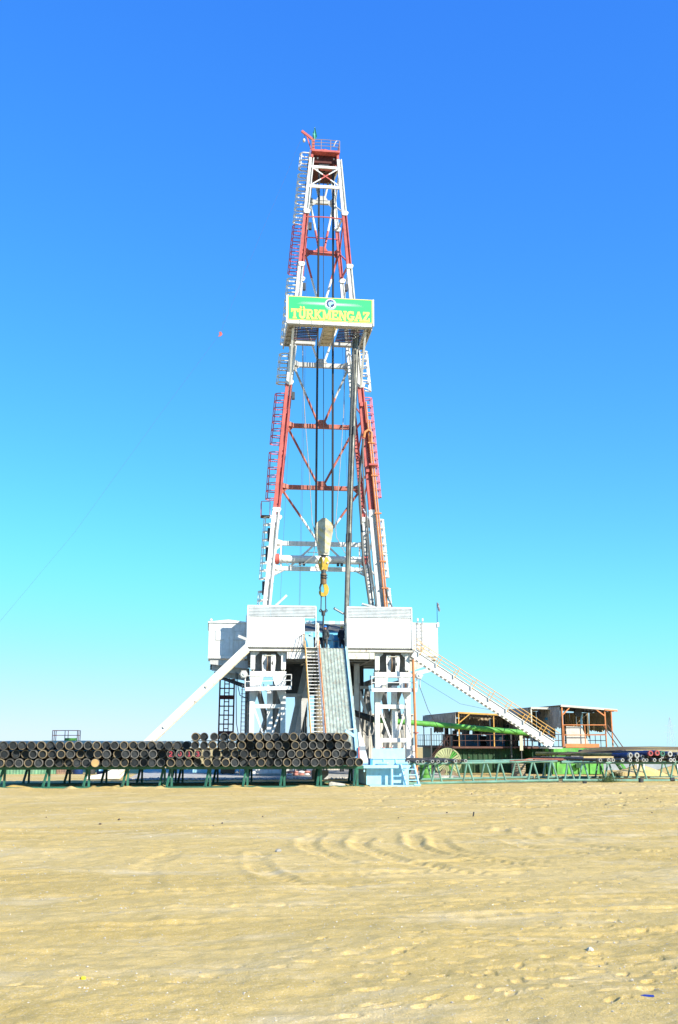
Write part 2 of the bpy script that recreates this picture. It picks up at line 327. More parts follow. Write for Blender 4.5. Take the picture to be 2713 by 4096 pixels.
    def mix(f, a_, b_, bt='MIX'):
        x_ = N.new('ShaderNodeMix'); x_.data_type = 'RGBA'; x_.blend_type = bt
        for s_, v_ in ((0,f),(6,a_),(7,b_)):
            if isinstance(v_, (int,float)): x_.inputs[s_].default_value = v_
            elif isinstance(v_, tuple): x_.inputs[s_].default_value = (*v_, 1)
            else: L.new(v_, x_.inputs[s_])
        return x_.outputs[2]
    c1 = ramp(noise(0.16, 6, 0.6, st=(0.6,1.5,1)), [(0.32,(0.50,0.352,0.108)),(0.5,(0.56,0.402,0.138)),(0.68,(0.60,0.442,0.175))])
    c2 = mix(ramp(noise(0.45, 8, 0.7, st=(0.5,1.4,1)), [(0.52,(0,0,0)),(0.68,(1,1,1))]), c1, (0.62,0.49,0.26))
    c3 = mix(ramp(noise(26, 4, 0.8), [(0.55,(0,0,0)),(0.66,(1,1,1))]), c2, (0.66,0.55,0.35))
    c4 = mix(ramp(noise(17, 3, 0.7), [(0.64,(0,0,0)),(0.72,(0.7,0.7,0.7))]), c3, (0.20,0.155,0.085))
    c4 = mix(1.0, c4, ramp(noise(2.6, 7, 0.75), [(0.34,(0.93,0.93,0.92)),(0.62,(1.06,1.06,1.06))]), 'MULTIPLY')
    c5 = mix(1.0, c4, ramp(noise(70, 2, 0.5), [(0.3,(0.88,0.88,0.88)),(0.7,(1.14,1.14,1.14))]), 'MULTIPLY')
    L.new(c5, b.inputs['Base Color'])
    ad = N.new('ShaderNodeMath'); ad.operation = 'ADD'; L.new(noise(9, 8, 0.7, st=(1,1.5,1)), ad.inputs[0]); L.new(noise(45, 4, 0.7), ad.inputs[1])
    bp = N.new('ShaderNodeBump'); bp.inputs['Strength'].default_value = 0.62; bp.inputs['Distance'].default_value = 0.035
    L.new(ad.outputs[0], bp.inputs['Height']); L.new(bp.outputs[0], b.inputs['Normal'])
    me.materials.append(m)
    def zat(x, y):
        r_ = min(max(np.searchsorted(ys, y)-1, 0), nr-2); c_ = min(max(np.searchsorted(X[r_], x)-1, 0), nc-2)
        return float(Z[r_, c_])
    return zat
ground_z = make_ground()
def scatter_pebbles():
    rg = np.random.default_rng(4); n = 6500; t = rg.random(n)**1.25; y = 11.9 + t*34; x = y*0.123 + rg.uniform(-.37,.37,n)*y
    dens = fbm(x*0.5, y*0.7, 41, 3); keep = dens > rg.uniform(-.45,.45,n); x, y = x[keep], y[keep]; n = len(x)
    base = np.array([(1,0,0),(-1,0,0),(0,1,0),(0,-1,0),(0,0,.7),(0,0,-.5)], float); F = [(0,2,4),(2,1,4),(1,3,4),(3,0,4),(2,0,5),(1,2,5),(3,1,5),(0,3,5)]
    vs = []; fs = []
    for i in range(n):
        s = 0.006 + 0.016*rg.random()**5 + 0.0003*y[i]; j = base*(s*rg.uniform(.6,1.3,(6,1))); a = rg.random()*6.3; c_, s_ = math.cos(a), math.sin(a)
        z = ground_z(x[i], y[i]); k = len(vs)
        vs += [(x[i]+p[0]*c_-p[1]*s_, y[i]+p[0]*s_+p[1]*c_, z+p[2]+s*.15) for p in j]; fs += [tuple(k+q for q in f) for f in F]
    mb = MB(); mb.v = vs; mb.f = fs
    m = M('pale_gravel', (0.58, 0.52, 0.40), 0.85, var=0.4, scale=8)
    o = mb.build('pebbles', m); stuff(o); tag(o, 'pale pebbles scattered over the sand', 'gravel')
scatter_pebbles()
# concrete pad under the rig
pad = MB(); rp = random.Random(2)
front = [(x, 76.6 + rp.uniform(-.25,.25)) for x in np.linspace(-5.5, 18.4, 46)]
pad.prism([(x, y, 0.02) for x, y in front] + [(18.4, 99, 0.02), (-5.5, 99, 0.02)], (0, 0, 0.13))
struct(pad.build('concrete_pad', CONC))

# ------------------------------------------------------------------ drilling mast
MX, FY, BY = 9.0, 83.0, 86.0
def hwF(z): return 4.96 - 0.0858*(z-9.7)
def hwB(z): return hwF(z) - 0.28
SEC = [(9.7,21.2,WHITE),(21.2,32.2,RED),(32.2,43.0,WHITE),(43.0,48.0,RED),(48.0,53.2,WHITE)]
def secmat(z): 
    for a, b, m in SEC:
        if z < b: return m
    return RED
RAILTAN = M('tan_rail', (0.36,0.24,0.17), .6)
mast = thing('drilling_mast', (MX, 84.5, 9.7), 'tall red and white steel drilling mast standing on the rig floor', 'drilling mast')
def leg_seg(side, y, hw, z0, z1, w, mat):
    mb = MB(); p = Vector((MX+side*hw(z0), y, z0)); q = Vector((MX+side*hw(z1), y, z1))
    up = (0,-1,0)
    for off, ww, dy in ((-0.17*w/0.42, 0.62*w, 0.0), (0.08*w/0.42, 0.2*w, 0.10), (0.16*w/0.42, 0.2*w, 0.0)):
        o = Vector((off, dy, 0)); mb.beam(p+o+Vector((0.05*w,0,0)), q+o+Vector((0.05*w,0,0)), ww, 0.34*w/0.42 + 0.05 - dy, up)
    return mb.build('leg', mat, mast)
for side in (-1, 1):
    for i, (z0, z1, m) in enumerate(SEC):
        w = (0.50, 0.43, 0.40, 0.36, 0.36)[i]
        leg_seg(side, FY, hwF, z0, z1, w, m); leg_seg(side, BY, hwB, z0, z1, w*0.75, m)
        if i > 0:       # hinge flange between sections
            for y, hw in ((FY, hwF), (BY, hwB)):
                mb = MB(); x = MX+side*hw(z0); s = w
                mb.prism([(x-.78*s,y-.26,z0-.06),(x-.78*s,y-.26,z0+.06),(x-.5*s,y-.26,z0+.14),(x+.58*s,y-.26,z0+.14),(x+.86*s,y-.26,z0+.06),(x+.86*s,y-.26,z0-.06),(x+.58*s,y-.26,z0-.26),(x-.5*s,y-.26,z0-.26)], (0,.07,0))
                mb.cyl((x-.62*s,y-.31,z0+.0),(x-.62*s,y+.1,z0+.0),.06,8); mb.cyl((x+.62*s,y-.31,z0+.0),(x+.62*s,y+.1,z0+.0),.06,8)
                mb.build('flange', WHITE if (m is WHITE or i in (1,3)) else RED, mast)
    # lattice between front and back chord of each side
    z = 10.4; k = 0
    while z < 52.4:
        z2 = min(z+2.35, 52.9); a, b = ((FY,hwF),(BY,hwB)) if k % 2 == 0 else ((BY,hwB),(FY,hwF))
        TUBE([(MX+side*a[1](z), a[0], z), (MX+side*b[1](z2), b[0], z2)], 0.065, 6).build('lattice_brace', secmat((z+z2)/2), mast)
        if k % 2 == 1: BEAM((MX+side*hwF(z2), FY, z2), (MX+side*hwB(z2), BY, z2), 0.12, 0.16).build('lattice_strut', secmat(z2), mast)
        z = z2; k += 1
# back-face girders with swept ends
BEAMS = [(16.85,WHITE,.34),(19.0,WHITE,.36),(23.9,DULLRED,.36),(29.4,DULLRED,.36),(35.0,GREYW,.40),(40.4,WHITE,.34),(45.75,RED,.34),(50.75,GREYW,.34)]  # girder below the racking platform has its shade painted as grey white
for z, m, h in BEAMS:
    w = hwB(z) - 0.12; mb = MB(); e = min(.5, .16*w)
    mb.beam((MX-w+e,BY+.25,z),(MX+w-e,BY+.25,z),.30,h); 
    mb.beam((MX-w+e,BY+.25,z),(MX-w,BY,z+.08),.28,h*.99,h2=h*1.15); mb.beam((MX+w-e,BY+.25,z),(MX+w,BY,z+.08),.28,h*.99,h2=h*1.15)
    mb.build('girder', m, mast)
for z, m, h in BEAMS:
    MB().prism([(MX-.55,BY+.06,z+h/2-.05),(MX+.55,BY+.06,z+h/2-.05),(MX+.3,BY+.06,z+h/2+.38),(MX-.3,BY+.06,z+h/2+.38)], (0,.05,0)).build('gusset', m, mast)
    for s in (-1, 1):
        x = MX+s*(hwB(z)-.2); MB().prism([(x+s*.2,BY+.12,z-.75),(x-s*.45,BY+.12,z-h/2+.02),(x+s*.2,BY+.12,z-h/2+.02)], (0,.05,0)).build('gusset', m, mast)
def vbrace(zt, zb, split=None, mt=WHITE, mb_=WHITE, xc=0.22):
    for s in (-1, 1):
        a = Vector((MX+s*(hwB(zt)-.1), BY+.2, zt-.2)); b = Vector((MX+s*xc, BY+.2, zb+.2))
        if split is None: TUBE([a, b], .10).build('diagonal_brace', mt, mast)
        else:
            t = (a.z-split)/(a.z-b.z); c = a.lerp(b, t)
            TUBE([a, c], .10).build('diagonal_brace', mt, mast); TUBE([c, b], .10).build('diagonal_brace', mb_, mast)
vbrace(23.9, 19.0, 21.3, DULLRED, WHITE); vbrace(29.4, 23.9, None, DULLRED); vbrace(35.0, 29.4, 32.0, GREYW, DULLRED)
vbrace(40.4, 35.0, None, WHITE); vbrace(45.75, 40.4, 43.2, RED, WHITE); vbrace(50.75, 45.75, 47.9, WHITE, RED); vbrace(53.9, 50.75, None, GREYW)
for s in (-1, 1):
    TUBE([(MX+s*.6,BY+.2,18.85),(MX+s*2.6,BY+.2,17.0)], .09).build('diagonal_brace', WHITE, mast)
    TUBE([(MX+s*(hwB(16.4)-.1),BY,16.2),(MX+s*3.1,BY+.2,16.7)], .08).build('knee_brace', GREYW, mast)
    BEAM((MX+s*3.35,BY+.2,17.0),(MX+s*3.35,BY+.2,18.85),.12,.12).build('strut', WHITE, mast)
# raising roller with red end wheels
TUBE([(MX-3.5,BY+.1,17.62),(MX+3.5,BY+.1,17.62)], .34, 20).build('roller', WHITE, mast, True)
for s in (-1, 1):
    mb = MB(); x = MX+s*3.75
    mb.cyl((x-.22,BY+.1,17.62),(x+.22,BY+.1,17.62),.46,20); mb.cyl((x-.3,BY+.1,17.62),(x+.3,BY+.1,17.62),.16,12); mb.build('roller_wheel', RED, mast, True)
    for k in (-1.6, 1.6): BOX(MX+s*1.6+k*.1-.1,MX+s*1.6+k*.1+.1,BY-.35,BY-.1,17.05,17.3).build('bracket', STEEL, mast)
TUBE([(MX-1.1,BY-.2,18.02),(MX-1.1,BY-.2,18.2),(MX+.7,BY-.2,18.2),(MX+.7,BY-.2,18.02)], .035, 6).build('guard_rail', WHITE, mast)
# front face: crossed bracing near the crown and red cross bars
zt, zb = 52.35, 50.45
BEAM((MX-hwF(zt),FY-.05,zt),(MX+hwF(zt),FY-.05,zt),.14,.22).build('girder', WHITE, mast)
BEAM((MX-hwF(zb),FY-.05,zb),(MX+hwF(zb),FY-.05,zb),.16,.26).build('girder', WHITE, mast)
for s in (-1, 1):
    a = Vector((MX+s*(hwF(zt)-.15),FY-.1-.03*s,zt-.1)); b = Vector((MX-s*(hwF(zb)-.15),FY-.1-.03*s,zb+.1))
    for t0, t1, m in ((0,.36,WHITE),(.36,.64,RED),(.64,1,WHITE)):
        BEAM(a.lerp(b,t0), a.lerp(b,t1), .10, .05, (0,1,0)).build('cross_brace', m, mast)
TUBE([(MX-hwF(47.4),FY-.1,47.45),(MX-.3,FY-.1,47.52),(MX+.4,FY-.1,47.5),(MX+hwF(47.4),FY-.1,47.4)], .055, 6).build('cross_bar', RED, mast)
TUBE([(MX-hwB(46.9)+.05,BY-.2,47.0),(MX+hwB(46.9)-.05,BY-.2,46.95)], .05, 6).build('cross_bar', HOOPRED, mast)
# crown block
cr = BOX(7.7,10.22,82.55,86.7,53.66,53.84).build('crown_platform', RED, mast)
BOX(7.92,10.02,83.7,84.0,52.62,53.05).build('crown_girder', RED, mast)
BOX(7.85,10.1,84.0,86.4,52.75,53.6).build('crown_girder', DARKRED, mast)
mb = BOX(7.74,10.16,83.25,83.45,52.95,53.655); mb.build('crown_girder', DARKRED, mast)  # dark red on these girders paints the shade below the crown platform
for x in (7.78, 10.08): BEAM((x,82.9,53.2),(x-.02,82.9,53.655),.2,.22).build('crown_post', RED, mast)
for x in (8.3, 9.75):
    BOX(x-.07,x+.07,83.17,83.26,53.30,53.44).build('lug', GREYW, mast); BOX(x-.1,x+.1,83.55,83.7,52.35,52.9).build('sheave_hanger', GREYW, mast)
for x in (8.45, 9.55): BOX(x-.02,x+.02,83.6,83.7,52.6,53.1).build('stiffener', RED, mast)
hood = MB(); n = 16; pts = [(MX-.1+.82*math.cos(math.pi*k/n), 83.2, 53.75+.55*math.sin(math.pi*k/n)) for k in range(n+1)]
hood.prism(pts, (0,2.4,0)); hood.build('sheave_hood', RED, mast)
for k in range(5):
    sh = MB().cyl((MX-.1,83.35+.42*k,53.25),(MX-.1,83.5+.42*k,53.25),.62,22); sh.build('crown_sheave', STEEL, mast, True)
for p, q in (((7.72,82.6),(10.2,82.6)),((7.72,86.65),(10.2,86.65)),((10.2,82.6),(10.2,86.65)),((7.72,84.3),(7.72,86.65))):
    for z in (54.2, 54.52, 54.82): TUBE([(*p,z),((p[0]+q[0])/2+.01,(p[1]+q[1])/2,z+.04),(*q,z)], 0.024, 6).build('crown_rail', RAILTAN, mast)
for x, y in ((7.72,82.6),(8.55,82.6),(9.4,82.6),(10.2,82.6),(10.2,84.6),(10.2,86.65),(8.55,86.65),(9.4,86.65),(7.72,86.65),(7.72,84.3)):
    TUBE([(x,y,53.84),(x,y,54.84)], .028, 6).build('rail_post', RAILTAN, mast)
TUBE([(9.65,82.55,54.2),(9.8,82.5,54.6),(9.95,82.5,54.78)], .04, 6).build('pipe_stub', CREAM, mast)
gp = BEAM((7.88,82.85,53.84),(7.88,82.85,55.0),.2,.2).build('gin_pole', RED, mast)
mb = BEAM((7.95,82.85,54.85),(6.83,82.85,55.72),.16,.2); mb.build('gin_arm', RED, gp)
BEAM((7.7,82.85,53.9),(7.3,82.85,55.2),.09,.09).build('gin_brace', RED, gp)
TUBE([(7.1,82.85,55.35),(7.05,82.85,54.95)], .02, 5).build('hanger', STEEL, gp)
MB().sphere((7.04,82.85,54.8),.13,10,6,1.5).build('pulley', CREAM, gp, True)
# safety ladders with hoops
hoop_pts = [(0,-.36,0)] + [(-.42-.38*math.sin(math.pi*k/8), -.36*math.cos(math.pi*k/8), 0) for k in range(9)] + [(0,.36,0)]
HOOP = {m.name: TUBE(hoop_pts, .068 if m is WHITE else .048, 5).mesh('hoop', m, True) for m in (WHITE, HOOPRED, STEEL)}
RUNG = {m.name: TUBE([(0,-.22,0),(0,.22,0)], .017, 5).mesh('rung', m) for m in (WHITE, HOOPRED, STEEL)}
LY = 84.5
def ladder(side, z0, z1, m, step=0.66, bars=True, jit=0.0, off=0.30):
    fx = lambda z: MX + side*(hwF(z)+off-.06-.025*max(0, 27-z)*(side < 0)+.1*(side > 0))
    mb = MB()
    for dy in (-.22,.22): mb.tube([(fx(z0-.2),LY+dy,z0-.2),(fx(z1+.2),LY+dy,z1+.2)], .028, 5)
    lad = mb.build('ladder', STEEL if side < 0 else m, mast)
    z = z0
    while z < z1:
        inst(RUNG[m.name], 'rung', lad, (fx(z)-MX, LY-84.5, z-9.7)); z += 0.3
    n = max(1, round((z1-z0)/step))
    for k in range(n+1):
        z = z0 + (z1-z0)*k/n; j = random.uniform(-jit, jit)
        inst(HOOP[m.name], 'hoop', lad, (fx(z)-MX, LY-84.5+j*.5, z-9.7), (0, j, 0 if side < 0 else math.pi))
    for ax, ay in ((-.80,0),(-.66,-.26),(-.66,.26)) if bars else ():
        sx = ax*(1 if side < 0 else -1)
        TUBE([(fx(z0)+sx,LY+ay,z0-.03),(fx(z1)+sx,LY+ay,z1+.03)], .036, 5).build('cage_bar', m, lad)
    return lad
for a in ((13.2,14.6,WHITE),(15.7,20.9,WHITE),(22.4,26.4,HOOPRED),(27.2,31.6,HOOPRED),(32.6,35.2,WHITE),(36.2,42.2,WHITE),(42.8,47.3,HOOPRED),(47.7,52.3,WHITE),(53.0,54.4,WHITE)): ladder(-1, *a, jit=0.06)
for a in ((13.3,15.0,WHITE),(16.0,17.9,WHITE),(18.1,20.8,WHITE),(22.8,31.5,HOOPRED)): ladder(1, *a, jit=0.05)
ladder(1, 32.4, 35.6, WHITE, 0.7, True, 0.35)
# rest platforms on the left ladder
for z in (21.2,):
    x = MX-hwF(z)-.75
    pl = BOX(x-.45,x+.3,84.0,85.0,z-.35,z-.28).build('rest_platform', STEEL if z < 20 else DARKRED, mast)
    for dx, dy in ((-.43,84.05),(.28,84.05),(-.43,84.95)): TUBE([(x+dx,dy,z-.28),(x+dx,dy,z+.9)], .03, 5).build('rail_post', STEEL if z < 20 else HOOPRED, pl)
    TUBE([(x-.43,84.95,z+.9),(x-.43,84.05,z+.9),(x+.28,84.05,z+.9)], .03, 5).build('rail', STEEL if z < 20 else HOOPRED, pl)
for z in (14.2, 17.0, 18.6):
    BOX(MX-hwF(z)-.45,MX-hwF(z)-.2,83.3,83.5,z,z+1.1).build('junction_box', STEEL, mast)
for z in (24.5, 30.2):
    BOX(MX+hwF(z)-.28,MX+hwF(z)-.02,82.55,82.8,z,z+.35).build('bracket', RED, mast)
for s, z in ((-1,31.0),(-1,40.9),(-1,46.6),(1,20.2),(1,41.0)):   # sheave brackets
    x = MX+s*(hwF(z)-.45); BOX(x-.12,x+.12,FY-.2,FY+.15,z-.3,z+.3).build('sheave_bracket', STEEL, mast)

# flag on the crown
fl = thing('flag', (7.98,82.8,54.9), 'green flag hanging folded from a short pole above the red crown', 'flag')
TUBE([(7.98,82.8,54.85),(7.98,82.8,56.15)], .025, 6).build('pole', CREAM, fl)
mb = MB(); rows = []
for i in range(11):
    t = i/10; z = 56.1-1.15*t; w = .03+.24*t if t < .8 else .2-.5*(t-.8); rows.append([(7.98-w+.02*math.sin(9*t),82.78,z),(7.98-.3*w,82.66+.05*math.sin(14*t),z),(7.98+.35*w,82.84,z),(7.98+w,82.7,z-.02)])
vs = [p for r in rows for p in r]; fs = [(i*4+j,i*4+j+1,i*4+j+5,i*4+j+4) for i in range(10) for j in range(3)]
mb.add(vs, fs); mb.build('cloth', FLAGG, fl)

# ------------------------------------------------------------------ racking platform and sign
plat = thing('racking_platform', (9.0,81.5,36.0), 'white steel platform with pipe fingers slung high on the front of the mast', 'platform')
PZ = 36.0
BEAM((5.46,79.2,PZ-.02),(12.5,79.2,PZ-.02),.2,.34).build('front_beam', GREYW, plat)
for k in range(7): BOX(5.48+k*1.0,6.44+k*1.0,79.02,79.08,PZ-.14,PZ+.13).build('kick_plate', WHITE, plat)
BOX(5.5,12.45,79.3,80.0,PZ-.04,PZ+.02).build('front_deck', GREYW, plat)
for k in range(8): BOX(5.6+k*.95,5.68+k*.95,79.3,80.0,PZ-.2,PZ-.045).build('deck_joist', GREYW, plat)
for x0, x1 in ((5.46,6.12),(11.9,12.5)):
    BOX(x0,x1,80.0,84.5,PZ-.04,PZ+.02).build('side_walkway', GREYW, plat)
    for x in (x0+.06, x1-.06): BEAM((x,79.3,PZ-.17),(x,84.5,PZ-.17),.1,.26).build('side_beam', GREYW, plat)
    for k in range(5): BOX(x0+.12,x1-.12,80.2+k*.95,80.28+k*.95,PZ-.18,PZ-.045).build('deck_joist', GREYW, plat)
db = BOX(8.46,9.5,79.3,83.9,PZ-.10,PZ-.045).build('diving_board', CREAM, plat)
for x in (8.5, 9.46): BEAM((x,79.3,PZ-.2),(x+.1,83.9,PZ-.2),.06,.2).build('board_edge', GREYW, db)
for k in range(5): BOX(8.54,9.42,79.6+k*.9,79.66+k*.9,PZ-.17,PZ-.105).build('board_rib', CREAM, db)
for x0, x1 in ((6.15,8.15),(9.8,11.85)):
    for k in range(9):
        TUBE([(x0 if x0 < 7 else x0+.0,80.05+.335*k,PZ-.1),(x1,80.05+.335*k,PZ-.1+random.uniform(-.02,.02))], .055, 6).build('finger', DARKRED if k % 3 == 1 else STEEL, plat)
    BOX(x0,x1,83.05,83.2,PZ-.32,PZ-.02).build('rear_girder', GREYW, plat)
    BOX(x0,x1,83.3,83.42,PZ-.32,PZ-.02).build('rear_girder', GREYW, plat)
for s in (-1, 1):
    BEAM((MX+s*3.0,79.75,PZ-.25),(MX+s*3.0,82.75,31.9),.17,.17,(0,1,0)).build('support_strut', WHITE, plat)
    for k in range(5):
        y = 79.6+k*1.2; TUBE([(MX+s*3.46,y,PZ),(MX+s*3.46,y,PZ+1.1)], .03, 6).build('rail_post', WHITE, plat)
        BOX(MX+s*3.5-.03,MX+s*3.5+.03,y-.15,y+.15,PZ-.1,PZ+.22).build('toe_bracket', WHITE, plat)
    for z in (.55, 1.1): TUBE([(MX+s*3.46,79.4,PZ+z),(MX+s*3.46,84.4,PZ+z)], .03, 6).build('rail', WHITE, plat)
TUBE([(9.35,79.25,PZ-.2),(9.4,79.2,PZ-.45),(9.55,79.2,PZ-.5),(9.6,79.2,PZ-.38)], .035, 6).build('hook', YELLOW, plat)
mb = BOX(6.35,8.35,79.3,79.42,38.28,38.36); mb.build('leaning_plank', DARKRED, plat)
# the sign: painted sheet with raised letters
SX0, SX1, SZ0, SZ1, SY = 5.50, 12.47, 36.16, 38.22, 79.0
sg = thing('sign_board', (8.98,79.0,36.16), 'green company sign board with yellow TÜRKMENGAZ lettering and round emblem on platform front', 'sign')
BOX(SX0,SX1,SY,SY+.06,SZ0,SZ1).build('panel', SIGN, sg)
for a in ((SX0,SX1,SZ0,SZ0+.05),(SX0,SX1,SZ1-.05,SZ1),(SX0,SX0+.06,SZ0+.05,SZ1-.05),(SX1-.06,SX1,SZ0+.05,SZ1-.05)): BOX(a[0],a[1],SY-.012,SY,a[2],a[3]).build('border', SIGNY, sg)
for x in (SX0-.13, SX1+.01): BOX(x,x+.12,SY-.05,SY+.12,SZ0-.25,SZ1+.02).build('side_post', WHITE, sg)
for s in (-1, 1):
    for k in range(4):
        x0 = 8.98+s*.42; x1 = 8.98+s*(2.3+.15*k); zc = 37.78-.075*k
        MB().prism([(x0,SY-.001,zc-.022),(x0,SY-.001,zc+.022),(x1,SY-.001,zc+.004),(x1,SY-.001,zc-.004)], (0,-.006,0)).build('stripe', SIGNW if k in (1,2) else SIGNP, sg)
def disc(cx, cz, r, y, th, mat, name, n=28, gear=0):
    pts = []
    for k in range(n): 
        rr = r*(1-(gear if k % 2 else 0)); t = 2*math.pi*k/n; pts.append((cx+rr*math.cos(t), y, cz+rr*math.sin(t)))
    return MB().prism(pts, (0,-th,0)).build(name, mat, sg)
ex, ez = 9.0, 37.66
disc(ex,ez-.02,.50,SY-.008,.006,SIGNP,'emblem_halo'); disc(ex,ez,.44,SY-.016,.006,SIGNW,'emblem_disc'); disc(ex,ez+.04,.36,SY-.024,.006,SIGND,'emblem_gear',24,.12)
MB().prism([(ex-.06,SY-.032,ez-.27),(ex+.02,SY-.032,ez-.25),(ex+.0,SY-.032,ez-.1),(ex+.12,SY-.032,ez-.02),(ex+.27,SY-.032,ez+.03),(ex+.29,SY-.032,ez+.16),(ex+.1,SY-.032,ez+.22),(ex-.1,SY-.032,ez+.2),(ex-.2,SY-.032,ez+.08),(ex-.16,SY-.032,ez-.08)], (0,-.006,0)).build('emblem_flame', SIGNB, sg)
MB().prism([(ex-.15,SY-.040,ez+.02),(ex-.09,SY-.040,ez-.04),(ex-.02,SY-.040,ez+.06),(ex-.08,SY-.040,ez+.1)], (0,-.006,0)).build('emblem_spark', ORANGE, sg)
MB().prism([(ex-.33,SY-.032,ez-.24),(ex-.1,SY-.032,ez-.33),(ex+.12,SY-.032,ez-.33),(ex+.34,SY-.032,ez-.22),(ex+.34,SY-.032,ez-.28),(ex+.12,SY-.032,ez-.41),(ex-.1,SY-.032,ez-.41),(ex-.33,SY-.032,ez-.31)], (0,-.006,0)).build('emblem_ribbon', SIGNP, sg)
t = 0.17
def circ(cx, cy, rx, ry, a0, a1, n=14): return [(cx+rx*math.cos(R(a0+(a1-a0)*k/n)), cy+ry*math.sin(R(a0+(a1-a0)*k/n))) for k in range(n+1)]
GLY = {   # strokes (polyline, thickness) in a unit-height cell; slab serifs are thin bars
 'T': (0.86, [([(.43,0),(.43,1)],.22),([(0,.93),(.86,.93)],.14),([(.05,.93),(.05,.68)],.10),([(.81,.93),(.81,.68)],.10),([(.22,.05),(.64,.05)],.10)]),
 'U': (0.92, [([(.2,1),(.2,.35)]+circ(.46,.32,.26,.22,180,360)+[(.72,.35),(.72,1)],.2),([(.02,.95),(.4,.95)],.1),([(.55,.95),(.9,.95)],.1)]),
 'R': (0.95, [([(.2,0),(.2,1)],.22),([(.2,.93),(.5,.93)]+circ(.5,.72,.22,.21,90,-90)+[(.2,.51)],.15),([(.45,.5),(.8,.02)],.2),([(.02,.05),(.42,.05)],.1),([(.66,.05),(.95,.05)],.1),([(.02,.95),(.3,.95)],.1)]),
 'K': (0.98, [([(.2,0),(.2,1)],.22),([(.25,.42),(.78,.96)],.16),([(.38,.55),(.82,.03)],.2),([(.02,.05),(.4,.05)],.1),([(.02,.95),(.4,.95)],.1),([(.62,.95),(.96,.95)],.1),([(.62,.05),(.98,.05)],.1)]),
 'M': (1.12, [([(.18,0),(.18,1)],.14),([(.2,.98),(.56,.1)],.19),([(.56,.1),(.92,.98)],.16),([(.93,0),(.93,1)],.2),([(.0,.05),(.34,.05)],.1),([(.0,.95),(.26,.95)],.1),([(.74,.05),(1.12,.05)],.1),([(.86,.95),(1.12,.95)],.1)]),
 'E': (0.86, [([(.2,0),(.2,1)],.22),([(.02,.93),(.78,.93)],.14),([(.02,.07),(.82,.07)],.14),([(.2,.52),(.56,.52)],.13),([(.75,.93),(.75,.7)],.09),([(.79,.07),(.79,.32)],.09),([(.56,.4),(.56,.64)],.09)]),
 'N': (0.98, [([(.18,0),(.18,1)],.14),([(.2,.96),(.78,.04)],.21),([(.8,0),(.8,1)],.14),([(.0,.05),(.36,.05)],.1),([(.0,.95),(.28,.95)],.1),([(.62,.95),(.98,.95)],.1)]),
 'G': (0.95, [(circ(.48,.5,.37,.42,48,330,18),.2),([(.8,.1),(.8,.42)],.18),([(.52,.42),(.94,.42)],.11),([(.8,.72),(.8,.98)],.09)]),
 'A': (1.0, [([(.14,.02),(.5,.98)],.15),([(.5,.98),(.84,.02)],.21),([(.25,.32),(.72,.32)],.12),([(.0,.05),(.34,.05)],.1),([(.62,.05),(1.0,.05)],.1)]),
 'Z': (0.86, [([(.06,.93),(.8,.93)],.14),([(.06,.07),(.82,.07)],.14),([(.74,.93),(.12,.07)],.2),([(.1,.93),(.1,.7)],.1),([(.78,.07),(.78,.32)],.1)]),
}
def letter(ch, x, z, h, sx):
    w, strokes = GLY['U' if ch == 'Ü' else ch]
    if ch == 'Ü': strokes = strokes + [(circ(.28,1.2,.035,.035,0,360,6),.10),(circ(.64,1.2,.035,.035,0,360,6),.10)]
    for lay, (grow, yy, mat) in enumerate(((.07, SY-.006, SIGNO), (0.0, SY-.022, SIGNY))):
        mb = MB(); k = 0
        for pl, th in strokes:
            for a, b in zip(pl[:-1], pl[1:]):
                d = Vector((b[0]-a[0], b[1]-a[1])); 
                if d.length < 1e-6: continue
                d.normalize(); nrm = Vector((-d.y, d.x)); e = (th+grow)/2; ext = (grow/2 if len(pl) == 2 else e*.5)
                q = [(a[0]-d.x*ext+nrm.x*e*sg_, a[1]-d.y*ext+nrm.y*e*sg_) for sg_ in (1,-1)] + [(b[0]+d.x*ext-nrm.x*e*sg_, b[1]+d.y*ext-nrm.y*e*sg_) for sg_ in (1,-1)]
                k += 1; mb.prism([(x+u*h*sx, yy-.0004*k, z+v*h) for u, v in q], (0,-.004,0))
        prev = mb.build('letter' if lay else 'letter_edge', mat, sg if lay == 0 else prev)
    return w
word = 'TÜRKMENGAZ'; gap = 0.035; tot = sum(GLY['U' if c == 'Ü' else c][0] for c in word) + gap*(len(word)-1)
Hh = 0.80; sx = (6.45/Hh)/tot; x = 5.78
for c in word:
    w = letter(c, x, 36.30, Hh, sx); x += (w+gap)*Hh*sx

# ------------------------------------------------------------------ travelling block, hook and lines
tb = thing('travelling_block', (9.06,84.3,17.3), 'grey diamond shaped travelling block with worn yellow diagonal stripes', 'travelling block')
m = M('block_stripes', (0.55, 0.50, 0.37), 0.5, var=0.3, rust=0.12)
t_ = m.node_tree; N = t_.nodes; L = t_.links; b = N['Principled BSDF']; src = b.inputs['Base Color'].links[0].from_socket
tc = N.new('ShaderNodeTexCoord'); mp = N.new('ShaderNodeMapping'); mp.inputs['Rotation'].default_value = (0, R(-38), 0); L.new(tc.outputs['Object'], mp.inputs['Vector'])
wv = N.new('ShaderNodeTexWave'); wv.bands_direction = 'Z'; wv.inputs['Scale'].default_value = 0.62; wv.inputs['Distortion'].default_value = 0.4; L.new(mp.outputs[0], wv.inputs['Vector'])
nz = N.new('ShaderNodeTexNoise'); nz.inputs['Scale'].default_value = 4; nz.inputs['Detail'].default_value = 6; L.new(tc.outputs['Object'], nz.inputs['Vector'])
m1 = N.new('ShaderNodeMapRange'); m1.inputs['From Min'].default_value = .6; m1.inputs['From Max'].default_value = .75; L.new(wv.outputs['Fac'], m1.inputs['Value'])
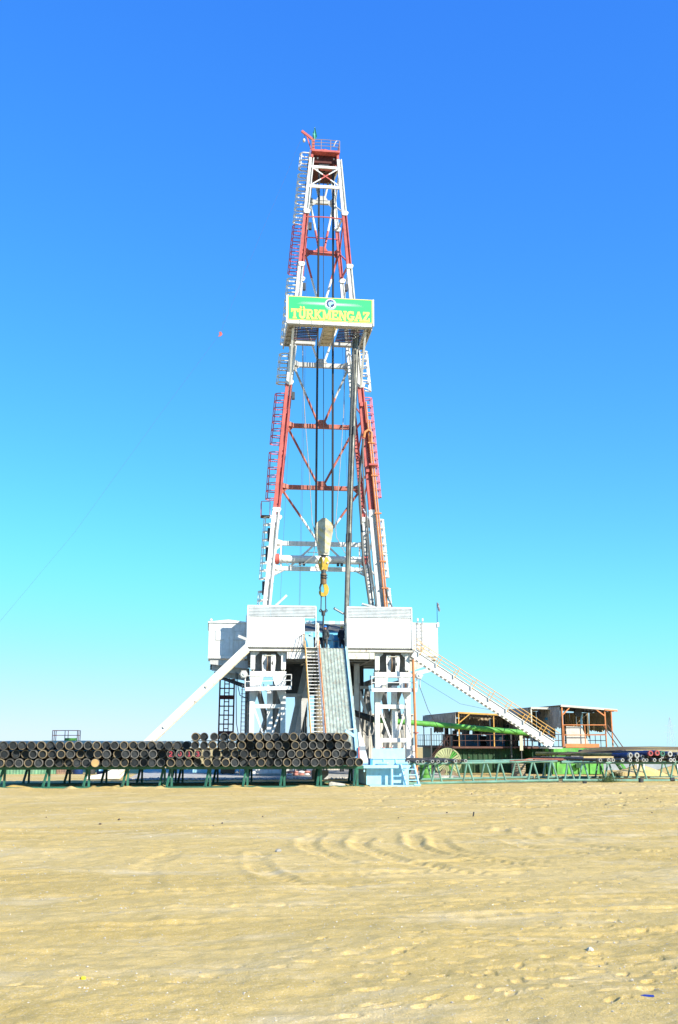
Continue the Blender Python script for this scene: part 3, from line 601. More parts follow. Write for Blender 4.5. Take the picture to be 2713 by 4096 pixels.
m2 = N.new('ShaderNodeMapRange'); m2.inputs['From Min'].default_value = .38; m2.inputs['From Max'].default_value = .6; m2.inputs['To Max'].default_value = .8; L.new(nz.outputs['Fac'], m2.inputs['Value'])
mm = N.new('ShaderNodeMath'); mm.operation = 'MULTIPLY'; L.new(m1.outputs[0], mm.inputs[0]); L.new(m2.outputs[0], mm.inputs[1])
mx = N.new('ShaderNodeMix'); mx.data_type = 'RGBA'; L.new(mm.outputs[0], mx.inputs[0]); L.new(src, mx.inputs[6]); mx.inputs[7].default_value = (.55,.42,.12,1); L.new(mx.outputs[2], b.inputs['Base Color'])
prof = [(-.06,20.78),(.15,20.78),(.58,20.42),(.74,20.1),(.74,19.6),(.35,17.85),(-.35,17.85),(-.74,19.6),(-.74,20.1),(-.58,20.42),(-.15,20.78)]
prof = prof[1:]
for y in (83.9, 84.62): MB().prism([(9.06+a,y,z) for a, z in prof], (0,.07,0)).build('cheek_plate', m, tb)
for k in range(5): MB().cyl((9.06,84.0+.12*k,19.85),(9.06,84.08+.12*k,19.85),.78,24).build('sheave', STEEL, tb, True)
mb = MB(); mb.cyl((9.06,83.84,19.85),(9.06,84.75,19.85),.12,12); mb.cyl((9.06,83.84,20.6),(9.06,84.75,20.6),.07,10); mb.build('axle', CREAM, tb, True)
MB().prism([(9.06-.66,83.98,19.2),(9.06-.4,83.98,17.7),(9.06+.4,83.98,17.7),(9.06+.66,83.98,19.2)], (0,.62,0)).build('guard', CREAM, tb)
BOX(8.88,9.24,84.1,84.5,17.55,17.72).build('lower_pin', STEEL, tb)
hk = thing('drilling_hook', (9.06,84.3,14.85), 'yellow and rusty drilling hook hanging under the travelling block', 'hook')
for s in (-1, 1): MB().prism([(9.06+s*.12,84.12,17.5),(9.06+s*.3,84.12,17.55),(9.06+s*.46,84.12,17.15),(9.06+s*.4,84.12,16.85),(9.06+s*.3,84.12,16.45),(9.06+s*.0,84.12,16.45),(9.06+s*.0,84.12,16.9)], (0,.36,0)).build('clevis', YELLOW, hk)
for s in (-1, 1): MB().cyl((9.06+s*.33,84.05,17.05),(9.06+s*.33,84.55,17.05),.09,12).build('pin', CREAM, hk, True)
MB().cyl((9.06,84.3,16.5),(9.06,84.3,16.15),.2,16).build('collar', STEEL, hk, True)
MB().cyl((9.06,84.3,16.16),(9.06,84.3,15.3),.26,18).build('barrel', M('rusty_barrel',(.20,.12,.06),.6,.2,rust=.3), hk, True)
for z in (15.75, 15.95): BOX(8.78,9.36,83.98,84.08,z,z+.08).build('latch', STEEL, hk)
hp = [(9.22,15.4),(9.42,15.15),(9.5,14.9),(9.46,14.55),(9.3,14.32),(9.05,14.25),(8.82,14.32),(8.7,14.5),(8.68,14.7),(8.82,14.72),(8.9,14.6),(9.05,14.55),(9.12,14.7),(9.1,15.0),(9.0,15.3)]
MB().prism([(a,84.15,z) for a, z in hp], (0,.32,0)).build('hook_body', YELLOW, hk)
TUBE([(8.86,84.3,15.3),(8.78,84.3,15.0),(8.82,84.3,14.7)], .08, 8).build('hook_latch', STEEL, hk)
el = thing('elevator', (9.06,84.3,12.6), 'small steel elevator clamped on a hanging rod below the hook', 'elevator')
for s in (-1, 1): TUBE([(9.06+s*.18,84.3,14.32),(9.06+s*.2,84.3,13.15),(9.06+s*.1,84.3,12.95)], .045, 6).build('link', STEEL, el)
MB().cyl((9.06,84.3,12.7),(9.06,84.3,13.1),.16,12).build('clamp', STEEL, el)
for s in (-1, 1): MB().ringpipe((9.06+s*.22,84.2,13.1),(9.06+s*.22,84.4,13.1),.13,.07,12).build('eye', STEEL, el)
MB().cyl((9.06,84.3,9.9),(9.06,84.3,12.75),.075,10).build('rod', STEEL, el, True)
tl = M('dull_steel_line', (.16,.16,.16), .5, .5)
for s, px in ((-1, 8.36), (1, 9.76)):
    for k in range(4):
        yy = 84.04+.14*k; xx = px + (k % 2)*.085
        o = TUBE([(xx+s*-.12 if s < 0 else xx-.02, yy-.3, 53.0), (xx, yy, 20.0)], .042, 6).build('drilling_line', ROPE, None, True)
        tag(o, 'dark wire rope from crown to %s side of the travelling block' % ('left' if s < 0 else 'right'), 'wire rope', 'drilling lines on the %s of the block' % ('left' if s < 0 else 'right'))
tag(TUBE([(8.95,84.4,53.0),(9.06,84.35,20.78)], .028, 6).build('centre_line', ROPE), 'thin dark rope running from crown down to the top of the travelling block', 'wire rope')
tag(TUBE([(7.1,83.4,35.85),(7.2,84.0,33.0),(7.44,84.0,29.0),(7.74,84.0,25.5),(8.07,84.0,20.4),(8.36,84,19.4),(8.2,83.9,17.6),(7.4,83.9,16.9),(6.4,84.2,16.7),(5.6,84.6,17.3)], .03, 6).build('tong_line', PALEROPE), 'slack pale rope looping past the left of the travelling block', 'rope')
tag(TUBE([(10.85,83.4,35.9),(10.83,84.0,34.0),(10.71,84.0,30.0),(10.43,84.0,25.6),(10.01,84.0,20.2),(10.1,84,19.2),(10.8,84.0,17.9),(11.6,84.3,17.5)], .03, 6).build('tong_line', PALEROPE), 'slack pale rope looping past the right of the travelling block', 'rope')
for i, (a, b) in enumerate((((6.75,84.4,47),(5.45,83.9,12.9)),((7.3,84.2,48),(7.02,83.8,12.9)),((7.5,84.4,45),(7.1,84,12.9)),((10.3,84.4,47),(11.3,84.1,12.9)),((10.1,84.4,46),(12.2,84.4,20)))):
    tag(TUBE([a, ((a[0]+b[0])/2+.05, (a[1]+b[1])/2, (a[2]+b[2])/2), b], .012, 5).build('thin_line', tl), 'thin steel line hanging free inside the mast', 'wire', 'thin lines hanging inside the mast')
# stands of drill pipe leaning in the platform fingers
for k in range(7):
    x0 = 10.42+.085*(k % 4)+.03*(k//4); y0 = 81.6+.30*(k//4)+.05*(k % 4); x1 = 11.22+.15*(k % 4); y1 = 80.6+.34*(k//4)*2+.335*(k % 2)
    mb = MB().tube([(x0,y0,9.72),((x0+x1)/2-.05,(y0+y1)/2+.1,23.0),(x1,y1+.17,36.9)], .066, 8)
    for t in (.32,.36,.66,.70):
        pass
    p = Vector((x0,y0,9.72)); q = Vector(((x0+x1)/2-.05,(y0+y1)/2+.1,23.0))
    st = thing('drill_pipe_stand', (x0,y0,9.72), 'tall stand of drill pipe racked upright against the platform fingers', 'drill pipe', 'drill pipe stands racked in the mast')
    mb.build('pipe', PIPEGREY if k % 3 else STEEL, st, True)
    for z in (18.7, 27.6):
        c = p.lerp(q, (z-p.z)/(q.z-p.z)) if z < 23 else q.lerp(Vector((x1,y1+.17,36.9)), (z-23)/(13.9))
        dv = Vector((x1-x0,y1-y0,27)).normalized()*.35; TUBE([c-dv, c+dv], .092, 8).build('tool_joint', STEEL, st, True)
# standpipe, gooseneck and hoses on the right leg
sp = thing('standpipe', (13.9,82.55,9.9), 'orange twin standpipe with gooseneck running up the right mast leg', 'standpipe')
for d, z1 in ((.24, 30.6), (.42, 29.0)):
    TUBE([(MX+hwF(10)+d,82.55,10.0),(MX+hwF(z1)+d,82.55,z1)], .075, 8).build('riser', ORANGE, sp, True)
TUBE([(12.55+.3,82.5,27.0),(12.85,82.45,27.9),(12.6,82.4,28.1),(12.3,82.4,27.9),(12.2,82.4,27.4)], .12, 8).build('gooseneck', ORANGE, sp, True)
BOX(12.6,13.35,82.2,82.8,25.0,25.15).build('bracket_plate', RED, sp)
for z in (14.8, 17.0, 21.0, 24.2, 27.0): BOX(MX+hwF(z)+.1,MX+hwF(z)+.66,82.42,82.68,z-.05,z+.05).build('clamp', ORANGE, sp)
TUBE([(MX+hwF(14.9)+.45,82.5,14.9),(14.1,82.45,14.1),(14.6,82.4,12.9)], .06, 8).build('branch', STEEL, sp)
for pts, r, lab in (([(12.19,82.4,27.3),(11.99,82.6,25.6),(11.9,83.2,23.4),(12.08,83.4,20.6),(12.25,83.4,17.15),(12.75,83.2,13.4)], .10, 'thick black rotary hose hanging from the orange gooseneck'),
                    ([(12.1,82.35,26.5),(12.15,82.4,24.3),(12.17,82.4,23.2),(12.39,82.4,21.0),(12.71,82.4,16.6),(13.18,82.4,13.0)], .07, 'dark cable bundle strapped in front of the right mast leg'),
                    ([(12.6,84.2,21),(12.6,84.0,17.5),(12.85,83.8,15.5),(13.1,83.6,13.2)], .05, 'thin dark hose hanging inside the right mast leg')):
    tag(TUBE(pts, r, 8).build('hose', M('dusty_hose', (.13,.13,.12), .6), None, True), lab, 'hose')
# guy wire with red pennant
gpts = [(6.85,82.9,55.2),(5.6,82.9,51.6),(3.7,82.9,46.5),(0.06,82.9,36.2),(-4.67,82.9,28.9),(-10.99,82.9,18.9),(-16.3,82.9,11.7),(-25,82.9,1.5),(-27,82.9,-0.1)]
tag(TUBE(gpts, .006, 5).build('guy_wire', tl), 'thin guy wire sagging from the crown to the ground at the left', 'wire')
pn = MB().prism([(-.02,82.9,36.38),(0.16,82.9,36.42),(0.28,82.9,36.2),(0.2,82.9,36.06),(0.06,82.9,35.98),(-.08,82.9,35.95),(0.02,82.9,36.14)], (0,.03,0)).build('pennant', RED)
tag(pn, 'small red pennant tied to the thin guy wire', 'pennant')

# ------------------------------------------------------------------ substructure
FZ = 9.70
sub = thing('rig_substructure', (9.2,86,0.15), 'white steel substructure with braced corner towers carrying the rig floor', 'substructure')
def part(mb, name, mat, par=sub, sm=False): return mb.build(name, mat, par, sm)
part(BOX(2.76,15.6,79.98,92,FZ-.12,FZ-.003), 'floor_plate', STEEL)
part(BOX(2.77,7.12,79.9,80.2,9.42,FZ-.13), 'edge_beam', CREAM); part(BOX(10.47,15.58,79.9,80.2,9.42,FZ-.13), 'edge_beam', CREAM)
part(BOX(7.125,10.465,79.93,80.2,9.3,FZ-.13), 'edge_beam', CREAM)
part(BOX(5.80,7.35,79.98,80.3,8.86,9.41), 'front_girder', WHITE); part(BOX(10.46,12.60,79.98,80.3,8.88,9.41), 'front_girder', CREAM)
part(BOX(7.36,10.45,80.02,80.3,8.9,9.29), 'front_girder', CREAM)
for x in (12.2, 5.9): part(BOX(x,x+.05,79.94,79.979,8.88,9.41), 'stiffener', CREAM)
for y in (82.5, 85, 88, 91): part(MB().ibeam((2.8,y,9.2),(15.6,y,9.2),.3,.7), 'floor_girder', GREYW)
for x in (5.9, 7.6, 9.2, 10.9, 12.5): part(MB().ibeam((x,80.35,9.15),(x,91.8,9.15),.25,.55), 'floor_joist', STEEL)
SHADEG = M('shaded_grey_steel', (0.24,0.24,0.23), .6, var=.25, rust=.2)  # darker grey paints under-floor shade onto the rear steelwork
def tower(x0, x1, y0, front=True, foot=0.15):
    lw = .36
    d = .55
    for x in (x0+lw/2, x1-lw/2): part(MB().beam((x,y0+d/2,foot),(x,y0+d/2,7.52),lw,d,(0,1,0)), 'leg', WHITE)
    xc = (x0+x1)/2+.05
    part(MB().beam((xc+.14,y0+.5,foot),(xc+.14,y0+.5,6.9),.42,.3,(0,1,0)), 'centre_column', WHITE if front else GREYW)
    for z, h in ((5.28,.30),(2.75,.32),(.45,.3)): part(BOX(x0+lw-.02,x1-lw+.02,y0+.05,y0+.4,z-h/2,z+h/2), 'cross_beam', WHITE)
    for s, xa in ((1,x0+lw),(-1,x1-lw)):
        part(MB().beam((xa,y0+.22,5.12),(xc-s*.25,y0+.22,2.92),.14,.2,(0,1,0)), 'diagonal', WHITE)
        part(MB().beam((xa,y0+.22,2.55),(xc-s*.25,y0+.22,.62),.14,.2,(0,1,0)), 'diagonal', WHITE)
        xo = x0 if s > 0 else x1
        part(MB().prism([(xo,y0-.03,7.5),(xo+s*1.03,y0-.03,7.5),(xo+s*.62,y0-.03,6.2),(xo+s*.36,y0-.03,5.45),(xo,y0-.03,5.45)], (0,.06,0)), 'gusset', WHITE)
        part(MB().beam((xo+s*.66,y0+.8,6.6),(xo+s*1.7,y0+2.6,3.2),.3,.3), 'rear_diagonal', SHADEG)
    part(BOX(x0-.02,x1+.02,y0-.08,y0+.62,7.5,7.9), 'head_beam', WHITE)
    for x in (x0+.02, x1-.37):
        part(BOX(x,x+.35,y0,y0+.4,8.05,9.41), 'hanger_box', WHITE)
        for xx in (x+.06, x+.2): part(BOX(xx,xx+.08,y0+.05,y0+.3,7.9,8.05), 'hanger_lug', CREAM)
        s = 1 if x < xc else -1; xa = x+.35 if s > 0 else x
        part(MB().prism([(xa,y0+.1,9.41),(xa+s*.3,y0+.1,9.41),(xa+s*.3,y0+.1,9.3),(xa,y0+.1,9.02)], (0,.06,0)), 'knee_plate', WHITE)
        MB().cyl((x+.18,y0-.12,8.0),(x+.18,y0+.5,8.0),.05,8).build('hinge_pin', STEEL, sub)
    part(BOX(x0+.1,x1-.1,y0+1.0,y0+1.1,7.6,9.38), 'head_shade_plate', SHADEG)  # dark sheet added to stand for the shade behind the sheaves
    # raising sheave between two cheek arms
    for s in (-1, 1):
        xa = xc + s*.34
        part(MB().prism([(xa-.17,y0+.0,9.22),(xa+.17,y0+.0,9.22),(xa+.2,y0+.0,8.75),(xa+.12,y0+.0,7.9),(xa-.16,y0+.0,7.9),(xa-.2,y0+.0,8.75)], (0,.16,0)), 'sheave_arm', WHITE)
        part(MB().prism([(xa-.02,y0-.02,8.75),(xa-.14,y0-.02,8.5),(xa-.02,y0-.02,8.35)], (0,.02,0)), 'sheave_rib', STEEL)
    for k in range(4): MB().cyl((xc-.15+.085*k,y0+.3,8.55),(xc-.10+.085*k,y0+.3,8.55),.62,20).build('sheave', M('rusty_sheave',(.30,.2,.12),.6,rust=.3) if k == 0 else STEEL, sub, True)
    part(TUBE([(xc-.34,y0-.03,9.1),(xc+.34,y0-.03,9.1)],.04,6), 'sheave_axle', CREAM)
tower(3.02, 5.76, 80.3); tower(12.67, 15.44, 80.3)
for x in (3.2, 5.58, 12.85, 15.26): part(MB().beam((x,91.2,.15),(x,91.2,8.8),.32,.4,(0,1,0)), 'rear_leg', SHADEG)
for x0, x1 in ((3.02,5.76),(12.67,15.44)):
    for x in (x0+.2, x1-.2):
        part(MB().ibeam((x,80.9,.38),(x,91,.38),.32,.45), 'base_beam', WHITE)
        part(MB().beam((x,80.9,7.3),(x,91,7.3),.28,.36), 'side_beam', SHADEG)
        part(MB().beam((x,81.0,.7),(x,85.8,7.1),.22,.22), 'side_diagonal', SHADEG); part(MB().beam((x,91,.7),(x,86.2,7.1),.22,.22), 'side_diagonal', SHADEG)
        part(MB().beam((x,85.9,.6),(x,85.9,7.1),.24,.24), 'side_post', SHADEG)
part(BOX(3.75,5.5,80.42,80.5,.16,1.75), 'base_panel', GREYW)
part(BOX(3.0,3.55,80.12,80.28,.16,1.2), 'shoe_plate', WHITE)
# raised-floor main struts seen under the floor
for a, b, w, m_ in (((8.15,84,8.8),(6.35,84,0.3),.48,GREYW),((7.75,84.6,8.8),(5.9,84.6,.3),.42,GREYW),((11.75,84,8.8),(11.7,84,.3),.42,WHITE),((12.0,85.5,8.8),(12.2,85.5,.3),.36,GREYW),((12.0,84.1,6.6),(13.4,84.1,2.0),.2,WHITE),((10.5,84.5,8.8),(10.6,84.5,.3),.3,STEEL)):  # grey white puts under-floor shade into the white struts
    part(MB().beam(a, b, w, .36, (0,1,0)), 'floor_strut', m_)
part(MB().beam((5.8,84.2,6.25),(8.0,84.2,6.25),.2,.28), 'tie_beam', GREYW); part(MB().beam((11.3,84.2,6.9),(12.7,84.2,6.9),.2,.24), 'tie_beam', GREYW)
part(BOX(5.8,12.62,86.0,86.3,6.3,8.75), 'skid_girder', STEEL)
for k in range(8): part(BOX(5.9+k*.92,6.0+k*.92,85.9,85.998,6.3,8.75), 'girder_rib', STEEL)
part(BOX(7.0,8.0,86.5,86.9,.16,6.3), 'cable_tray', STEEL)
for k in range(6): part(TUBE([(7.08+.17*k,86.4,.2),(7.08+.17*k,86.4,6.3)], .035, 5), 'conduit', GREYW)
part(MB().cyl((8.45,82,.2),(8.45,82,8.9),.34,16), 'conductor_pipe', M('muddy_pipe',(.26,.22,.15),.8,var=.4,rust=.3), sub, True)
# work platforms round the tower heads
def work_platform(x0, x1, tilt):
    y = 79.35; wp = part(MB().beam(((x0),y+.35,6.52),((x1),y+.35,6.52+tilt),.9,.06), 'work_platform', GREYW)
    MB().beam((x0,y-.1,6.5),(x1,y-.1,6.5+tilt),.05,.28).build('toe_board', WHITE, wp)
    for k in range(4):
        f = k/3; x = x0+(x1-x0)*f; z = 6.5+tilt*f; TUBE([(x,y-.1,z),(x,y-.1,z+.98)], .035, 6).build('rail_post', WHITE, wp)
    for z in (.55,.98): TUBE([(x0,y+.7,6.5+z),(x0,y-.1,6.5+z),(x1,y-.1,6.5+tilt+z),(x1,y+.7,6.5+tilt+z)], .033, 6).build('rail', WHITE, wp)
work_platform(2.62, 6.1, .13); work_platform(12.25, 15.75, 0)
BOX(15.0,15.12,80.15,80.24,6.75,7.05).build('valve', ORANGE, sub); BOX(13.2,13.5,80.1,80.24,6.7,6.95).build('valve', CREAM, sub)
# jack on the right tower
part(MB().tube([(15.5,79.7,.25),(15.5,79.7,1.55),(15.5,79.7,1.75),(15.5,79.7,1.95)], [.27,.27,.12,.12], 16), 'jack', WHITE, sub, True)
part(BOX(15.28,15.72,79.5,79.95,1.95,2.35), 'jack_head', WHITE)

# floodlights
for x, lab in ((2.5,'round floodlight on a post beside the left work platform'),(15.9,'round floodlight below the right stairway head')):
    fl = thing('floodlight', (x,79.25,6.5), lab, 'floodlight')
    TUBE([(x+.1,79.25,6.6),(x+.1,79.25,7.3)], .04, 6).build('bracket', GREYW, fl)
    MB().tube([(x,79.05,7.6),(x,79.15,7.6),(x,79.3,7.6),(x,79.5,7.6)], [.27,.29,.27,.1], 20).build('housing', GREYW, fl, True)
    MB().cyl((x,79.02,7.6),(x,79.06,7.6),.23,20).build('lens', GLASS, fl, True)
    MB().sphere((x,79.02,7.6),.09,10,6).build('bulb', SIGNW, fl, True)
    for k in range(6): t = R(60*k); BOX(x+.29*math.cos(t)-.03,x+.29*math.cos(t)+.03,79.08,79.16,7.6+.29*math.sin(t)-.03,7.6+.29*math.sin(t)+.03).build('clip', CREAM, fl)

# ------------------------------------------------------------------ wind walls
def wind_wall(x0, x1, xl, label, post):
    ww = thing('wind_wall', ((x0+x1)/2,80.0,FZ), label, 'wall panel')
    n = max(1, round((x1-x0)/1.0)); w = (x1-x0)/n; y = 79.93
    for k in range(n): MB().corr((x0+k*w+.004,y,FZ+.04),(w-.008,0,0),(0,0,2.3),(0,-1,0),.145,.022).build('sheet', WHITE2, ww)
    n2 = 3; w2 = (xl-x0)/n2
    for k in range(n2): MB().corr((x0+k*w2+.004,y-.004*(k % 2),12.06),(0,0,.80),(w2-.008,0,0),(0,-1,0),.115,.065).build('louvre_sheet', GALV, ww)
    BOX(x0,xl,79.95,80.03,11.98,12.08).build('top_rail', WHITE2, ww); BOX(x0-.05,xl+.05,79.86,80.03,12.85,12.93).build('cap_rail', WHITE2, ww)
    for x in (x0-.06, xl): BOX(x,x+.07,79.86,80.04,FZ if x < xl or not post else FZ,12.86).build('corner_post', WHITE2, ww)
    BOX(x0,x1,79.95,80.02,FZ-.003,FZ+.05).build('sill', CREAM, ww)
    for k in range(5):
        x = x0+(x1-x0)*(k+.5)/5; BEAM((x,80.06,FZ),(x,80.06,12.8),.06,.06).build('stud', GREYW, ww)
    return ww
ww = wind_wall(2.76, 7.14, 7.98, 'white corrugated wind wall left of the stair head', True)
for k in range(3): MB().corr((2.72,80.05+k*.9,FZ+.04),(0,.89,0),(0,0,2.6),(-1,0,0),.145,.02).build('side_sheet', WHITE2, ww)
ww = wind_wall(10.48, 15.52, 15.52, 'white corrugated wind wall right of the pipe ramp', False)
for k in range(3): MB().corr((15.6,80.05+k*.9,FZ+.04),(0,.89,0),(0,0,2.6),(1,0,0),.145,.02).build('side_sheet', WHITE2, ww)
# posts either side of the ramp head
for x, lab in ((8.2,'knobbly cream post beside the stair head'),(10.42,'knobbly cream post with hooks at the right of the ramp head')):
    po = thing('v_door_post', (x,80.3,FZ), lab, 'post'); MB().tube([(x,80.3,FZ+.12*k) for k in range(17)], [.09+.02*((k*7) % 3) for k in range(17)], 10).build('shaft', CREAM, po, True)
    for z in (10.4, 11.6): MB().ringpipe((x-.12,80.1,z),(x-.12,80.18,z),.09,.05,10).build('ring', CREAM, po)

# ------------------------------------------------------------------ cabins on the floor's wings
cb = thing('drillers_cabin', (1.3,84,9.0), 'white panelled cabin jutting from the left side of the rig floor', 'cabin')
roofz = lambda x: 11.86 + .16*(1-abs(x-1.3)/1.5)
for k in range(8):
    xa, xb = -.20+.376*k, -.20+.376*(k+1)-.008
    MB().prism([(xa,82.1,9.22),(xb,82.1,9.22),(xb,82.1,roofz(xb)-.06),(xa,82.1,roofz(xa)-.06)], (0,.05,0)).build('wall_panel', WHITE2, cb)
BOX(-.2,2.8,82.16,88.5,9.2,11.75).build('cabin_shell', WHITE2, cb)
rf = MB().prism([(-.28,82.0,11.84),(1.3,82.0,12.02),(2.84,82.0,11.84),(2.84,82.0,11.76),(-.28,82.0,11.76)], (0,6.6,0)).build('roof', WHITE2, cb)
for xa in (.36, 1.75):
    w_ = BOX(xa,xa+.62,82.06,82.095,10.45,11.1).build('shutter', WHITE2, cb)
    BOX(xa-.03,xa+.65,82.04,82.1,10.42,10.45).build('shutter_sill', GREYW, w_); BOX(xa-.02,xa+.64,82.05,82.1,11.1,11.13).build('shutter_hood', GREYW, w_)
MB().sphere((-.05,82.3,12.0),.12,8,5).build('vent', WHITE, cb)
BOX(-.22,2.82,82.02,82.2,8.98,9.19).build('base_channel', WHITE, cb)
for k, (z0, z1, x0) in enumerate(((8.55,8.93,-.05),(8.1,8.5,.1),(7.7,8.05,.3))):
    MB().prism([(x0,82.2+k*.6,z1),(2.9,82.2+k*.6,z1-.1),(2.9,82.2+k*.6,z0-.35),(x0,82.2+k*.6,z0)], (0,.3,0)).build('cantilever_beam', GREYW, cb)
for y in (84.5, 87.5): MB().ibeam((.0,y,8.7),(2.9,y,8.2),.3,.5).build('cantilever_beam', STEEL, cb)
BEAM((.3,84,7.8),(2.9,84,7.0),.3,.16).build('strut', STEEL, cb); BEAM((.6,83.2,7.6),(2.9,83.2,6.75),.3,.14).build('strut', STEEL, cb)
cb = thing('white_store_cabin', (17.2,84.5,9.3), 'plain white cabin with wall ladder at the right side of the rig floor', 'cabin')
BOX(15.66,18.3,83.05,88.5,9.36,12.0).build('cabin_shell', WHITE2, cb)
for k in range(4): BOX(15.66+k*.66,15.66+k*.66+.65,83.0,83.045,9.36,11.96).build('wall_panel', WHITE2, cb)
BOX(15.6,18.36,82.95,88.6,12.003,12.07).build('roof', WHITE2, cb); BOX(18.22,18.4,82.9,83.1,11.75,12.1).build('corner_bracket', WHITE2, cb)
for x in (16.62, 17.02): TUBE([(x,82.88,9.9),(x,82.88,12.35)], .035, 6).build('ladder_rail', GREYW, cb)
for k in range(8): TUBE([(16.62,82.88,10.1+.27*k),(17.02,82.88,10.1+.27*k)], .02, 5).build('rung', GREYW, cb)
for x in (16.62, 17.02): BOX(x-.06,x+.06,82.8,82.95,12.2,12.42).build('ladder_hook', WHITE2, cb)
for z in (10.05, 10.42): TUBE([(15.8,82.75,z),(17.75,82.75,z),(17.95,82.6,z+.1)], .02, 5).build('hand_rail', GREYW, cb)
TUBE([(17.75,82.75,9.9),(17.75,82.75,10.42)], .025, 5).build('rail_post', GREYW, cb)
BOX(15.62,18.2,83.1,88.4,9.1,9.35).build('base_frame', GREYW, cb)
for y in (83.3, 86, 88.2): MB().prism([(15.6,y,9.08),(18.1,y,9.08),(18.1,y,8.9),(15.6,y,8.0)], (0,.2,0)).build('cantilever_beam', CREAM, cb)
BEAM((15.5,82.9,7.75),(17.9,82.9,8.35),.22,.3).build('strut', WHITE, cb)
ws = thing('windsock', (18.27,83.0,12.05), 'small limp windsock on a thin pole above the right cabin', 'windsock')
TUBE([(18.27,83.0,12.05),(18.27,83.0,13.75)], .025, 6).build('pole', NAVY, ws)
MB().tube([(18.3,83,13.75),(18.36,83,13.6),(18.38,83,13.4),(18.44,83,13.2),(18.46,83,13.02)], [.04,.1,.08,.1,.06], 8).build('sock', M('faded_sock',(.30,.30,.34),.9,var=.5,scale=9), ws)

# strip lamps above the walls
for i, (a, b, lab) in enumerate((((4.85,81.2,12.95),(5.82,81.2,13.9),'white tube lamp sticking up at an angle behind the left wind wall'),((9.55,81.2,12.95),(10.35,81.2,12.5),'dark tube lamp angled down beside the racked drill pipe'),((11.8,81.2,13.3),(12.85,81.2,13.05),'white tube lamp lying over the top of the right wind wall'))):
    la = thing('tube_lamp', a, lab, 'lamp'); BEAM(a, b, .16, .16).build('housing', STEEL if i == 1 else WHITE2, la); a_ = Vector(a); b_ = Vector(b); d = (b_-a_)*.08
    BEAM(a_+d+Vector((.0,-.09,.0)), b_-d+Vector((0,-.09,0)), .1, .1).build('diffuser', GLASS, la)
    TUBE([a, (a[0],81.2,11.0) if i != 1 else b], .025, 5).build('stem', STEEL, la)
    if i == 1: TUBE([b, (10.52,81.0,12.2)], .025, 5).build('stem', STEEL, la)

# ------------------------------------------------------------------ things on the rig floor
cp = thing('floor_canopy', (9.4,88,FZ), 'dark sagging tarpaulin canopy over the back of the rig floor', 'canopy')
for k in range(6): MB().corr((7.2+k*.75,86.6,11.6),(.745,0,0),(0,3.6,1.05),(0,-.28,1),.74,.012).build('roof_sheet', M('shaded_tarpaulin', (0.11,0.11,0.10), .9, var=.3), cp)  # shade of the underside is put into the dark sheet colour
for k in range(9): MB().box(7.2+k*.5,7.69+k*.5,90.25,90.3,12.62,12.92).build('valance', LBLUE if k % 2 else SIGNW, cp)
for x in (7.3, 11.6):
    for y, z in ((86.7,11.6),(90.1,12.6)): TUBE([(x,y,FZ),(x,y,z)], .05, 6).build('canopy_post', BLUE, cp)
TUBE([(7.2,86.6,11.56),(11.7,86.6,11.56)], .05, 6).build('canopy_rail', LBLUE, cp)
for k in range(3): BEAM((7.6+k*1.7,86.6,11.5),(7.6+k*1.7,90.2,12.55),.06,.1).build('canopy_rafter', STEEL, cp)
dw = thing('drawworks', (9.2,87,FZ), 'dark blue hoisting drum machine at the back of the rig floor', 'drawworks')
BOX(7.4,11.4,86.9,88.4,FZ,FZ+.5).build('skid', BLUE, dw); MB().cyl((7.9,87.6,10.7),(10.9,87.6,10.7),.55,20).build('drum', STEEL, dw, True)
for x in (7.7, 9.4, 11.0): MB().cyl((x,87.6,10.7),(x+.12,87.6,10.7),.8,22).build('drum_flange', BLUE, dw, True)
BOX(9.9,10.4,86.7,86.9,10.5,10.9).build('gauge_box', WOOD, dw)
con = thing('control_console', (7.6,81.8,FZ), 'blue curved control console behind the left wind wall', 'console')
MB().prism([(7.3,81.5,FZ),(8.0,81.5,FZ),(7.98,81.5,10.7),(7.35,81.5,10.95),(7.28,81.5,10.5)], (0,.7,0)).build('cabinet', LBLUE, con)
MB().prism([(7.2,81.45,9.85),(7.62,81.45,9.75),(7.5,81.45,10.3),(7.3,81.45,10.7),(7.15,81.45,10.75)], (0,.04,0)).build('side_cover', BLUE, con)
BOX(7.6,7.95,81.5,81.9,10.72,10.95).build('gauge_panel', LBLUE, con); MB().sphere((7.85,81.7,11.0),.09,8,5).build('lever_knob', LBLUE, con)
for x, y, lab in ((9.32,82.0,'light blue power tong with forked legs behind the standing worker'),(9.95,82.6,'blue pipe spinner with small wheels beside the racked drill pipe')):
    tg = thing('power_tong', (x,y,FZ), lab, 'tong')
    BOX(x-.14,x+.1,y,y+.4,FZ,10.45).build('column', LBLUE if x < 9.5 else BLUE, tg); MB().cyl((x,y+.1,10.5),(x,y+.1,10.95),.3,12).build('head', LBLUE if x < 9.5 else BLUE, tg, True)
    MB().prism([(x+.1,y,FZ),(x+.36,y,FZ),(x+.3,y,10.4),(x+.12,y,10.7)], (0,.3,0)).build('jaw', LBLUE, tg); BOX(x-.3,x+.3,y-.1,y+.5,FZ,FZ+.12).build('base', BLUE, tg)
    for dx in (-.2,.2): MB().cyl((x+dx,y-.1,10.75),(x+dx,y-.03,10.75),.1,12).build('roller', WHITE, tg, True)
for x in (8.35, 9.0, 10.1):
    o = MB().prism([(x-.18,81.0,FZ),(x+.22,81.0,FZ),(x+.14,81.0,FZ+.36),(x-.08,81.0,FZ+.42)], (0,.5,0)).build('slip_box', LBLUE)
    tag(o, 'low light blue steel slip box standing on the rig floor', 'slip', 'slips on the rig floor')

